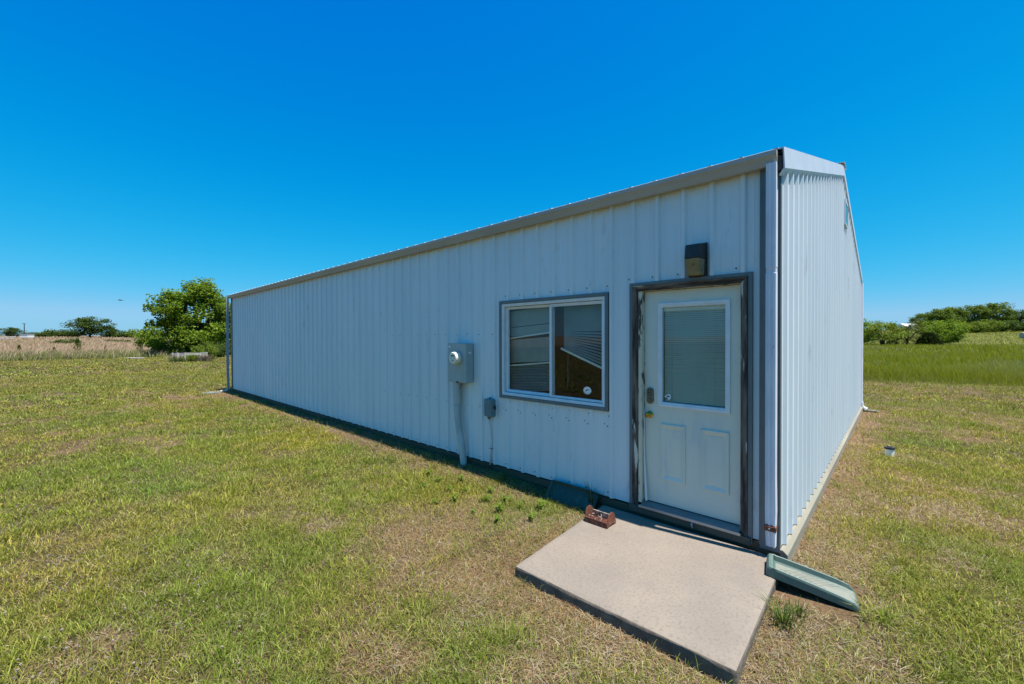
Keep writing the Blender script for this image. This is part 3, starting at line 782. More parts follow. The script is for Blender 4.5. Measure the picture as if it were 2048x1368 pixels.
# knob and keypad deadbolt
def lathe(mb, c, prof, n=20, axis=-1, mi=0):
    rings = [[(c[0]+axis*d, c[1]+r*math.cos(2*math.pi*k/n), c[2]+r*math.sin(2*math.pi*k/n)) for k in range(n)] for d, r in prof]
    mb.loft(rings, True, True, mi)
mb = MB(); lathe(mb, (DX, 1.094, .952), [(0, .033), (.004, .033), (.008, .028), (.011, .014), (.030, .012), (.036, .022), (.046, .028), (.056, .027), (.062, .020), (.064, .012), (.0645, .003)])
mb.build('door_knob', M['brass'], dr, smooth=True)
mb = MB()
def stadium(x, cy, z0, z1, r, n=10):
    p = [(x, cy+r*math.cos(math.pi*k/n), z1-r+r*math.sin(math.pi*k/n)) for k in range(n+1)]
    return p+[(x, cy-r*math.cos(math.pi*k/n), z0+r-r*math.sin(math.pi*k/n)) for k in range(n+1)]
mb.loft([stadium(DX, 1.090, 1.055, 1.215, .034), stadium(DX-.014, 1.090, 1.056, 1.214, .033), stadium(DX-.018, 1.090, 1.061, 1.209, .028)], True, True)
lathe(mb, (DX-.018, 1.090, 1.090), [(0, .020), (.008, .019), (.010, .015)])
kb = mb.build('deadbolt_keypad', M['keypad'], dr)
mb = MB()
for i in range(3):
    for j in range(2): lathe(mb, (DX-.0181, 1.101-.022*j, 1.190-.024*i), [(0, .0075), (.003, .0072), (.004, .005)], 10)
mb.build('keypad_button', M['key'], kb)
# threshold
mb = MB()
n = 9; x0, x1 = .045, -.062
for i in range(n):
    a = x0+(x1-x0)*i/n; b = x0+(x1-x0)*(i+.55)/n; c_ = x0+(x1-x0)*(i+1)/n
    za = .100-.022*i/n; zb = .100-.022*(i+1)/n
    mb.face([(a, .284, za), (b, .284, za-.001), (b, 1.150, za-.001), (a, 1.150, za)])
    mb.face([(b, .284, za-.001), (b, .284, zb-.006), (b, 1.150, zb-.006), (b, 1.150, za-.001)])
    mb.face([(b, .284, zb-.006), (c_, .284, zb-.006), (c_, 1.150, zb-.006), (b, 1.150, zb-.006)])
    mb.face([(c_, .284, zb-.006), (c_, .284, zb), (c_, 1.150, zb), (c_, 1.150, zb-.006)])
mb.box(-.065, -.060, .27, 1.165, .058, .080)
mb.build('threshold', M['sill'], shed)
mb = MB(); mb.box(-.050, .0, .20, 1.262, -.005, .058); mb.box(-.046, .06, .262, 1.166, .0582, .0715)
sl = mb.build('door_sill', M['dark_sill'], shed, bevel=.004)
mb = MB(); mb.tube([(-.058, .66, .05), (-.066, .66, .035), (-.062, .655, .008)], [.008, .011, .007], 8); mb.build('bolt_head', M['sill'], sl)

# ---- window
mb = MB()
wo = (1.515, 3.09, .935, 2.172); wi = (1.553, 3.052, .973, 2.134)
mb.box(-.034, .0, wo[0], wi[0], wo[2], wo[3]); mb.box(-.034, .0, wi[1], wo[1], wo[2], wo[3])
mb.box(-.034, .0, wi[0]+.0002, wi[1]-.0002, wo[2], wi[2]); mb.box(-.034, .0, wi[0]+.0002, wi[1]-.0002, wi[3], wo[3])
mb.build('window_trim', M['trim'], shed, bevel=.004)
mb = MB()
vo = (1.553, 3.052, .973, 2.134); vi = (1.588, 3.017, 1.010, 2.095)
frame_rect(mb, vo, vi, -.012, -.024, .06)
win = mb.build('window', M['vinyl'], shed)
mb = MB()          # sliding sash on the left, its meeting stile, fixed light on the right
frame_rect(mb, (2.262, 3.016, 1.011, 2.094), (2.304, 2.978, 1.047, 2.062), .034, .020, .050)
mb.box(.030, .058, 2.263, 2.303, 1.012, 2.093)
sash = mb.build('sash', M['vinyl'], win)
mb = MB(); frame_rect(mb, (1.589, 2.292, 1.011, 2.094), (1.612, 2.262, 1.038, 2.058), .016, .002, .018)
mb.build('sash', M['vinyl'], win)
mb = MB(); mb.box(-.004, .018, 2.262, 2.294, 1.038, 2.06); mb.build('meeting_stile', M['vinyl'], win)
mb = MB(); mb.face([(.046, 2.30, 1.045), (.046, 2.98, 1.045), (.046, 2.98, 2.065), (.046, 2.30, 2.065)]); mb.build('pane', M['glass'], win)
mb = MB(); mb.face([(.013, 1.61, 1.036), (.013, 2.264, 1.036), (.013, 2.264, 2.06), (.013, 1.61, 2.06)]); mb.build('pane', M['glass'], win)
# blinds: the left one buckled, the right one hanging with a slanted bottom rail
mb = MB()
ns = 26
def zr_(i):
    t = i/(ns-1)
    return (2.055-.50*t, 2.055-.735*t if t > .55 else 2.055-.50*t-(.0 if t < .3 else (t-.3)*.30))
slats(mb, 2.165, 1.600, lambda i: (2.052-i*.0192, 2.052-i*.0192-max(0, i-14)*.0195), 25, .105, .024, 58)
wb = mb.build('window_blind', M['blind_win'], win)
mb = MB(); mb.hexa([(.088, 2.20, 1.565), (.122, 2.20, 1.565), (.122, 1.600, 1.340), (.088, 1.600, 1.340)], [(.088, 2.20, 1.590), (.122, 2.20, 1.590), (.122, 1.600, 1.365), (.088, 1.600, 1.365)])
mb.build('bottom_rail', M['blind_rail'], wb)
mb = MB(); mb.tube([(.09, 2.10, 1.56), (.09, 2.10, 1.14)], .0016, 5); mb.build('pull_cord', M['cord'], wb)
mb = MB()
def buckled(y, z):  # how far the broken blind sags
    return z
for (za, zb, n, tilt) in ((2.055, 1.86, 11, 80), (1.845, 1.74, 6, 82), (1.69, 1.40, 16, 80)):
    st = (za-zb)/n
    slats(mb, 3.06, 2.33, lambda i: (za-i*st-.03, za-i*st+.015), n, .105, .024, tilt)
slats(mb, 3.06, 2.33, lambda i: (1.345-i*.0185-.002*i, 1.375-i*.0185), 17, .105, .024, 35)
wb2 = mb.build('window_blind', M['blind_win'], win)
mb = MB()
for za, zb in ((1.71, 1.76), (1.36, 1.40)):
    mb.hexa([(.086, 3.06, za-.03), (.12, 3.06, za-.03), (.12, 2.33, zb-.0), (.086, 2.33, zb-.0)], [(.086, 3.06, za-.012), (.12, 3.06, za-.012), (.12, 2.33, zb+.018), (.086, 2.33, zb+.018)])
mb.build('bent_slat', M['blind_rail'], wb2)
# oval sticker on the right pane
mb = MB(); xo = .0115
oval = [(.050*math.cos(2*math.pi*k/28), .042*math.sin(2*math.pi*k/28)) for k in range(28)]
blob(mb, xo, 1.790, 1.128, oval)
ovi = [(.040*math.cos(2*math.pi*k/28), .033*math.sin(2*math.pi*k/28)) for k in range(28)]
blob(mb, xo-.0006, 1.790, 1.128, [(.026, -.003), (.018, .006), (.008, .008), (-.002, .012), (-.016, .014), (-.026, .004), (-.015, .008), (-.004, .003), (.006, -.003), (.012, -.010), (.016, -.003)], 1)
for k in range(9):
    a = -2.6+k*.27
    cy_, cz_ = .041*math.cos(a), .034*math.sin(a)
    blob(mb, xo-.0006, 1.790+cy_, 1.128+cz_, [(-.0035, -.002), (.0035, -.002), (.0035, .002), (-.0035, .002)], 1)
mb.build('sticker', [M['sticker'], M['ink']], win)
# dim room behind the door and window
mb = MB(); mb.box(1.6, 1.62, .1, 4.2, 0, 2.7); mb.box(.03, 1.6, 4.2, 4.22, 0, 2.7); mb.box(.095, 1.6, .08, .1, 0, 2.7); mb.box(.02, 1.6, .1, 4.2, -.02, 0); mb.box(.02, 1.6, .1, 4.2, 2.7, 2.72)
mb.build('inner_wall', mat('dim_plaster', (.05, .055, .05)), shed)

# ------------------------------------------------------------------ things fixed to the shed
# wall light over the door
wl = empty('wall_light', (0, .63, 2.24), 'dark bronze wall light with yellowed lens, mounted above the door', 'wall light')
mb = MB()
mb.hexa([(-.165, .565, 2.385), (-.165, .69, 2.385), (-.025, .70, 2.385), (-.025, .548, 2.385)], [(-.150, .570, 2.505), (-.150, .686, 2.505), (-.025, .70, 2.522), (-.025, .548, 2.522)])
mb.build('hood', M['bronze'], wl, bevel=.006)
mb = MB(); mb.box(-.0235, -.0205, .542, .706, 2.235, 2.53); mb.box(-.05, -.0237, .549, .699, 2.238, 2.384); mb.build('back_plate', M['bronze'], wl, bevel=.002)
mb = MB(); mb.hexa([(-.125, .572, 2.242), (-.125, .682, 2.242), (-.0505, .69, 2.242), (-.0505, .56, 2.242)], [(-.160, .568, 2.384), (-.160, .687, 2.384), (-.0505, .695, 2.384), (-.0505, .553, 2.384)])
mb.build('lens', M['lens'], wl, bevel=.008)

# electricity meter
em = empty('electric_meter', (0, 3.79, -.15), 'grey electric meter box with round dial and fat conduit on the long wall', 'electric meter')
mb = MB(); mb.box(-.15, -.0205, 3.598, 3.985, 1.088, 1.630)
bx = mb.build('meter_box', M['grey_box'], em, bevel=.006)
mb = MB(); mb.box(-.1535, -.1502, 3.605, 3.978, 1.60, 1.626); mb.build('box_cover', M['grey_box'], bx)
mb = MB(); mb.box(-.158, -.1502, 3.76, 3.80, 1.084, 1.104); mb.build('latch', M['bronze'], bx)
mb = MB(); mb.box(-.152, -.1503, 3.93, 3.968, 1.565, 1.595); mb.build('label_plate', M['sticker'], bx)
mb = MB(); mb.box(-.11, -.06, 3.5962, 3.5977, 1.49, 1.51); mb.build('label_plate', M['sticker'], bx)
mb = MB(); lathe(mb, (-.1503, 3.772, 1.430), [(0, .094), (.010, .094), (.012, .085), (.055, .083), (.085, .080), (.094, .074), (.096, .070), (.0955, .001)], 28)
ml = mb.build('meter_dial', M['white_plastic'], em)
mb = MB()
for a, b, c, d in ((-.03, .03, .022, .040), (-.045, -.02, -.004, .004), (.018, .042, -.004, .004), (-.028, .026, -.034, -.026), (-.018, .018, -.048, -.044), (-.05, -.036, .02, .028)):
    mb.box(-.2475, -.2464, 3.772+a, 3.772+b, 1.43+c, 1.43+d)
mb.build('dial_print', M['ink'], ml)
mb = MB(); lathe(mb, (-.150, 3.772, 1.430), [(-.001, .100), (.016, .100), (.018, .095)], 28); mb.build('meter_ring', M['grey_box'], em)
mb = MB(); mb.tube([(-.085, 3.872, 1.0875), (-.085, 3.872, 1.05), (-.085, 3.872, .775)], .056, 16); mb.build('conduit_coupling', M['pvc'], em, smooth=False)
mb = MB(); mb.tube([(-.085, 3.872, .80), (-.085, 3.875, .70), (-.088, 3.852, .56), (-.095, 3.80, .36), (-.10, 3.742, .16), (-.105, 3.715, 0.0), (-.105, 3.712, -.22)], .047, 16)
cdt = mb.build('conduit', M['pvc'], em, smooth=True)
mb = MB()
mb.tube([(-.07, 3.81, 1.087), (-.06, 3.80, 1.04), (-.09, 3.80, 1.0)], .004, 5); mb.build('ground_wire', M['black'], em)

# disconnect box
jb = empty('switch_box', (0, 3.24, -.1), 'small teal grey switch box with a thin white conduit below the window corner', 'switch box')
mb = MB(); mb.box(-.098, -.0205, 3.155, 3.308, .672, .908); b2 = mb.build('box_body', M['teal_box'], jb, bevel=.018, segs=3)
mb = MB(); mb.box(-.1035, -.0985, 3.165, 3.298, .685, .897); mb.build('box_lid', M['teal_box'], jb, bevel=.006)
mb = MB(); mb.tube([(-.06, 3.154, .80), (-.06, 3.138, .80)], .014, 10); mb.box(-.066, -.054, 3.126, 3.139, .77, .83); mb.build('switch_lever', M['bronze'], jb)
mb = MB(); mb.tube([(-.06, 3.232, .9085), (-.06, 3.232, .925)], .012, 8); mb.build('top_plug', M['bronze'], jb)
mb = MB(); mb.tube([(-.055, 3.255, .672), (-.055, 3.255, .64)], .022, 10); mb.build('conduit_fitting', M['keypad'], jb)
mb = MB(); mb.tube([(-.055, 3.255, .64), (-.050, 3.250, .56), (-.040, 3.232, .48), (-.034, 3.228, .36), (-.034, 3.240, .20), (-.034, 3.256, .035)], .0125, 10); mb.build('conduit', M['pvc_white'], jb, smooth=True)
mb = MB(); mb.tube([(-.034, 3.256, .04), (-.036, 3.262, -.03), (-.05, 3.27, -.15)], .007, 8); mb.build('cable', M['black'], jb)
mb = MB(); mb.box(-.048, -.021, 3.205, 3.262, .245, .252); mb.build('conduit_clip', M['keypad'], jb)

# plaque on the gable
pq = empty('gable_sign', (5.0, 0, 3.52), 'small white framed teal panel mounted high on the sunlit gable wall', 'sign')
mb = MB(); mb.box(4.80, 5.22, -.045, -.0205, 3.54, 3.56); mb.box(4.80, 5.22, -.045, -.0205, 3.90, 3.94); mb.box(4.80, 4.82, -.045, -.0205, 3.5602, 3.8998); mb.box(5.20, 5.22, -.045, -.0205, 3.5602, 3.8998)
mb.build('frame', M['vinyl'], pq)
mb = MB(); mb.box(4.8202, 5.1998, -.040, -.022, 3.5602, 3.8998); mb.build('panel', M['teal_panel'], pq)

# ------------------------------------------------------------------ concrete slab
def slab():
    nx, ny = 60, 60
    z1, z0 = -.022, -.16
    a, b, c, d = [np.array(p) for p in SLAB]
    mb = MB()
    rng2 = np.random.RandomState(8)
    def P(u, v): return a*(1-u)*(1-v)+d*u*(1-v)+b*(1-u)*v+c*u*v
    grid = {}
    for i in range(nx+1):
        for j in range(ny+1):
            p = P(i/nx, j/ny); z = z1+.004*(fbm(p[0], p[1], .5, 300, 3)-.5)
            e = min(i, nx-i, j, ny-j)
            if e == 0:
                q = .006*(fbm(np.array(p[0]*9), np.array(p[1]*9), 1.0, 310, 2)); z -= .006+q
            grid[i, j] = len(mb.v); mb.v.append((p[0], p[1], float(z)))
    for i in range(nx):
        for j in range(ny):
            mb.f.append((grid[i, j], grid[i+1, j], grid[i+1, j+1], grid[i, j+1])); mb.m.append(0)
    edge = [(i, 0) for i in range(nx)]+[(nx, j) for j in range(ny)]+[(i, ny) for i in range(nx, 0, -1)]+[(0, j) for j in range(ny, 0, -1)]
    cen = (a+b+c+d)/4
    rings = [[mb.v[grid[e]] for e in edge]]
    for zz, o_ in ((-.034, .006), (-.06, .004), (-.09, .006), (z0, .004)):
        ring = []
        for e in edge:
            p = np.array(mb.v[grid[e]][:2]); dd = (p-cen)/np.linalg.norm(p-cen)
            o2 = o_+.010*(fbm(np.array(p[0]*5), np.array(p[1]*5+zz*60), 1.0, 320, 3)-.5)
            ring.append((p[0]+dd[0]*o2, p[1]+dd[1]*o2, zz))
        rings.append(ring)
    mb.loft(rings, True, False, 1)
    o = mb.build('concrete_slab', [M['concrete'], M['concrete_side']], None, origin=(-.78, .72, -.1))
    o.data.polygons.foreach_set('use_smooth', [True]*len(o.data.polygons))
    tag(o, 'pale concrete step slab on the ground in front of the door', 'slab')
slab()

# boot scraper on the slab
bs = empty('boot_scraper', (-.46, 1.35, -.022), 'small rusty iron boot scraper with rounded end plates on the slab', 'boot scraper')
def plate(y):
    p = []
    for k in range(13):
        t = math.pi*k/12; p.append((-.458-.062*math.cos(t), .055+.068*math.sin(t)))
    p = [(-.538, 0.0), (-.538, .028)]+[(-.524, .05)]+p[1:-1]+[(-.392, .05), (-.378, .028), (-.378, 0.0), (-.405, 0.0), (-.42, .014), (-.496, .014), (-.512, 0.0)]
    mb = MB(); mb.loft([[(a, y-.004, b-.018) for a, b in p], [(a, y+.004, b-.018) for a, b in p]], True, True)
    return mb.build('end_plate', M['rust'], bs)
plate(1.470); plate(1.236)
mb = MB(); mb.box(-.540, -.534, 1.241, 1.465, -.018, .028); mb.box(-.534, -.39, 1.241, 1.465, -.006, -.001); t_ = mb.build('tray', M['rust'], bs)
mb = MB(); mb.hexa([(-.392, 1.2405, .0), (-.387, 1.2405, .0), (-.387, 1.4655, .0), (-.392, 1.4655, .0)], [(-.398, 1.2405, .050), (-.390, 1.2405, .052), (-.390, 1.4655, .052), (-.398, 1.4655, .050)])
mb.build('scraper_blade', mat('sunlit_steel_edge', S(190, 182, 170), S(120, 104, 90), 20, .5, metal=.3), bs)  # blade coloured pale to carry the sunlight on its top edge
mb = MB(); rr = random.Random(4)
for k in range(420):
    x, y = rr.uniform(-.53, -.40), rr.uniform(1.25, 1.455); hh = rr.uniform(.012, .03); dx, dy = rr.uniform(-.01, .01), rr.uniform(-.01, .01)
    mb.face([(x-.0015, y, -.001), (x+.0015, y, -.001), (x+dx, y+dy, hh)])
mb.build('brush_bristles', M['black'], bs)
mb = MB()
for k in range(24):
    x, y = rr.uniform(-.53, -.40), rr.uniform(1.25, 1.455); a = rr.uniform(0, 3.14); l = rr.uniform(.008, .022)
    z = rr.uniform(.016, .028)
    mb.hexa([(x, y, z), (x+l*math.cos(a), y+l*math.sin(a), z+.004), (x+l*math.cos(a)+.005, y+l*math.sin(a)+.004, z+.004), (x+.005, y+.004, z)], [(x, y, z+.003), (x+l*math.cos(a), y+l*math.sin(a), z+.007), (x+l*math.cos(a)+.005, y+l*math.sin(a)+.004, z+.007), (x+.005, y+.004, z+.003)])
tag(mb.build('debris', M['greywood'], bs), kind='stuff')

# splash blocks: a tray with a rounded rim on three sides
def splash(name, label, origin, xdir, length, width, drop, mats, rise=.055, flare=1.0, roll=0.0, ribs=True):
    o3 = Vector(origin); ux = Vector(xdir).normalized(); uy = Vector((0, 0, 1)).cross(Vector((ux.x, ux.y, 0))).normalized(); uz = ux.cross(uy)
    if roll: q = Matrix.Rotation(roll, 3, ux); uy = q @ uy; uz = q @ uz
    def T(a, b, c): return tuple(o3+ux*a+uy*b+uz*c)
    mb = MB()
    hw = width/2
    sec = [(-1.0, 0), (-1.0, .75), (-.97, .95), (-.92, 1.0), (-.87, .95), (-.83, .45), (-.75, .28)]
    full = sec+[(-b, h) for b, h in reversed(sec)]
    rings = []
    for a in (0.0, .012, .03): pass
    for a, hs_, wsc in ((.045, 1, .94), (.10, 1, .97), (length*.5, .95, 1.0), (length*.8, .85, flare), (length*.93, .7, flare), (length, .30, flare*.96)):
        rings.append([T(a, b*hw*wsc, h*rise*(hs_ if h > .3 else 1)) for b, h in full])
    mb.loft(rings, True, True)
    # closed upper end
    pe = [(0, 0), (0, .75), (.008, .95), (.02, 1.0), (.034, .95), (.046, .45), (.06, .26), (.06, 0)]
    mb.loft([[T(a+(.02 if abs(b) > .9 else 0), b*hw*.94, h*rise) for a, h in pe] for b in (-1, -.9, 0, .9, 1)], True, True)
    root = mb.build(name, mats[0], None, origin=tuple(o3)) if False else None
    th = empty(name, tuple(o3), label, 'splash block', 'splash blocks under the downspouts')
    mb.build('rim', mats[0], th, smooth=False, bevel=0)
    fl = MB()
    z = .29*rise
    fl.face([T(.05, -.74*hw*.95, z), T(.05, .74*hw*.95, z), T(length-.01, .76*hw*flare, z), T(length-.01, -.76*hw*flare, z)])
    if ribs:
        k = .08
        while k < length-.2:
            for s_ in (-1, 1):
                fl.hexa([T(k, 0, z+.0005), T(k+.003, 0, z+.0005), T(k+.123, s_*.70*hw, z+.0005), T(k+.12, s_*.70*hw, z+.0005)],
                        [T(k, 0, z+.0018), T(k+.003, 0, z+.0018), T(k+.123, s_*.70*hw, z+.0018), T(k+.12, s_*.70*hw, z+.0018)])
            k += .03
    fl.build('tray', mats[1], th)
    return th
splash('splash_block', 'faded green plastic splash block sloping off the slab below the corner downspout', (-.305, .035, -.014), (.115, -.60, -.10), .53, .245, 0, (M['green_plastic'], M['green_plastic_floor']), rise=.07, flare=1.05)
splash('splash_block', 'shaded green splash block propped against the skirting left of the slab', (-.115, 2.215, -.028), (.02, -1, -.02), .60, .25, 0, (M['green_shaded'], M['green_shaded']), rise=.05, roll=R(52))
splash('splash_block', 'pale grey splash block under the downspout at the far left shed corner', (-.30, L_+.06, -.085), (-.85, .3, 0), .55, .3, 0, (M['grey_stone'], M['grey_stone']), rise=.045, ribs=False)
splash('splash_block', 'grey splash block half sunk in grass at the far right shed corner', (W_+.05, -.08, -.085), (.1, -.8, 0), .28, .24, 0, (M['skirt_pale'], M['skirt_pale']), rise=.04, ribs=False)

# clean-out pipe in the lawn
cp = empty('cleanout_pipe', (4.60, -.59, -.12), 'short white pipe stub with black cap standing in the lawn beside the gable wall', 'pipe')
mb = MB(); mb.tube([(4.60, -.59, -.14), (4.603, -.59, .012)], .055, 20); mb.build('pipe', M['whitepaint'], cp, smooth=False)
mb = MB(); mb.tube([(4.603, -.59, .013), (4.603, -.59, .04)], .063, 20); mb.tube([(4.603, -.59, .0402), (4.603, -.59, .052)], .03, 4); mb.build('cap', M['black'], cp)

# ------------------------------------------------------------------ weeds
def colour_mesh(name, V, F, col, material, smooth=False):
    me = bpy.data.meshes.new(name); me.from_pydata(V, [], F)
    a = me.attributes.new('Col', 'FLOAT_COLOR', 'POINT')
    a.data.foreach_set('color', np.concatenate([np.asarray(col)*VEG, np.ones((len(V), 1))], 1).astype(np.float32).ravel())
    me.materials.append(material); return me
def weed_mesh(seed):
    r = random.Random(seed); V = []; F = []; Cc = []
    for s in range(r.randint(7, 11)):
        a0 = r.uniform(0, 6.28); h0 = r.uniform(.03, .09); sp = r.uniform(.01, .05)
        base = Vector((0, 0, 0)); tip = Vector((math.cos(a0)*sp, math.sin(a0)*sp, h0))
        for k in range(7):
            t = .3+.7*k/6; p = base.lerp(tip, t); a = a0+k*2.4; l = r.uniform(.014, .026); wv = l*.42
            d = Vector((math.cos(a), math.sin(a), r.uniform(.1, .7))).normalized(); sd_ = d.cross(Vector((0, 0, 1))).normalized()
            n = len(V); V += [tuple(p), tuple(p+d*l*.5+sd_*wv), tuple(p+d*l), tuple(p+d*l*.5-sd_*wv)]; F.append((n, n+1, n+2, n+3))
            g = r.uniform(.8, 1.25); Cc += [(.17*g, .29*g, .03*g)]*4
        n = len(V); V += [(0, -.001, -.01), (0, .001, -.01), tuple(tip)]; F.append((n, n+1, n+2)); Cc += [(.12, .18, .04)]*3
    return colour_mesh('broadleaf_weed', V, F, Cc, M['leaf'])
wm = [weed_mesh(s) for s in (1, 2, 3)]
r = random.Random(12)
wpos = [(-.62, 2.2), (-.55, 2.45), (-.75, 2.6), (-.8, 2.3), (-.9, 2.85), (-1.0, 2.5), (-.65, 2.95), (-.85, 3.1), (-1.1, 3.0), (-.55, 3.3), (-.7, 3.5), (-1.25, 2.75), (-1.3, 3.3), (-.45, 2.1), (-1.05, 2.15), (-.95, 3.45),
        (-.5, 2.75), (-1.5, 2.95), (-1.2, 1.95), (-.72, 1.9), (-1.6, 2.4), (-1.45, 3.6), (-.6, 3.8)]
wpos = [p for p in wpos if p[0] > -1.15]
for i, (x, y) in enumerate(wpos):
    o = bpy.data.objects.new('broadleaf_weed', wm[i % 3]); C.objects.link(o)
    x += r.uniform(-.05, .05); y += r.uniform(-.05, .05)
    o.location = (x, y, float(gz(x, y))); o.rotation_euler = (0, 0, r.uniform(0, 6.28)); s = r.uniform(.8, 1.4); o.scale = (s, s, s)
    tag(o, 'small bright green broadleaf weed in the dry strip along the long wall', 'weed', 'broadleaf weeds beside the long wall')
def tuft(name, x, y, n, h0, h1, spread, label, seed, cols=GREENS, wd=.004, lean=.5):
    r = np.random.RandomState(seed); V = []; F = []; Cc = []; z = float(gz(x, y))-.01
    for k in range(n):
        a = r.uniform(0, 6.28); d = abs(r.normal(0, spread)); bx_, by_ = d*math.cos(a), d*math.sin(a); h = r.uniform(h0, h1); ln = r.uniform(.1, lean)
        ux, uy = math.cos(a+r.normal(0, .5)), math.sin(a+r.normal(0, .5)); sx, sy = -uy*wd/2, ux*wd/2
        pts = []; 
        for t, wsc in ((0, 1), (.35, 1), (.7, .8)):
            q = ln*h*t*t; pts.append((bx_+ux*q, by_+uy*q, h*t*(1-.15*ln*t), wsc))
        n0 = len(V)
        for (a_, b_, c_, ws) in pts: V += [(a_-sx*ws, b_-sy*ws, c_), (a_+sx*ws, b_+sy*ws, c_)]
        V.append((bx_+ux*ln*h*1.05, by_+uy*ln*h*1.05, h*(1-.25*ln)))
        F += [(n0, n0+1, n0+3, n0+2), (n0+2, n0+3, n0+5, n0+4), (n0+4, n0+5, n0+6)]
        c = np.array(cols[r.randint(len(cols))])*r.uniform(.8, 1.2); Cc += [tuple(c)]*7
    o = bpy.data.objects.new(name, colour_mesh(name, V, F, Cc, M['grass'])); C.objects.link(o); o.location = (x, y, z)
    return tag(o, label, 'grass tuft')
G2 = [(.10, .17, .025), (.13, .20, .035), (.08, .14, .025), (.2, .23, .06)]
tuft('grass_tuft', -.80, -.16, 130, .07, .17, .055, 'lush green grass tuft against the right edge of the concrete slab', 1, G2, .005, .8)
tuft('grass_tuft', -.62, -.22, 60, .05, .12, .05, 'small grass tuft between the slab and the faded green splash block', 2, G2, .0045, .8)
tuft('grass_tuft', -.09, 1.66, 26, .15, .42, .035, 'tall dark grass weed growing up the wall left of the slab', 3, [(.07, .10, .03), (.12, .14, .04), (.24, .2, .1)], .008, .35)
tuft('grass_tuft', -.17, 2.88, 40, .06, .17, .04, 'spiky green grass tuft against the skirting below the window', 4, G2, .0045, .6)
tuft('grass_tuft', -.22, 2.50, 24, .05, .14, .04, 'thin pale grass tuft left of the shaded green splash block', 5, [(.2, .22, .08), (.3, .28, .12)], .004, .8)
tuft('grass_tuft', -.2, 3.95, 24, .05, .13, .04, 'sparse grass tuft at the foot of the fat meter conduit', 6, G2, .004, .7)
tuft('grass_tuft', -.33, -.62, 90, .05, .14, .07, 'leaning grass tuft over the lower end of the faded green splash block', 7, GREENS, .0045, 1.0)
tuft('grass_tuft', -.10, 2.16, 24, .08, .18, .04, 'dry grass tuft in front of the shaded green splash block', 8, [(.25, .24, .1), (.13, .17, .05)], .004, .9)

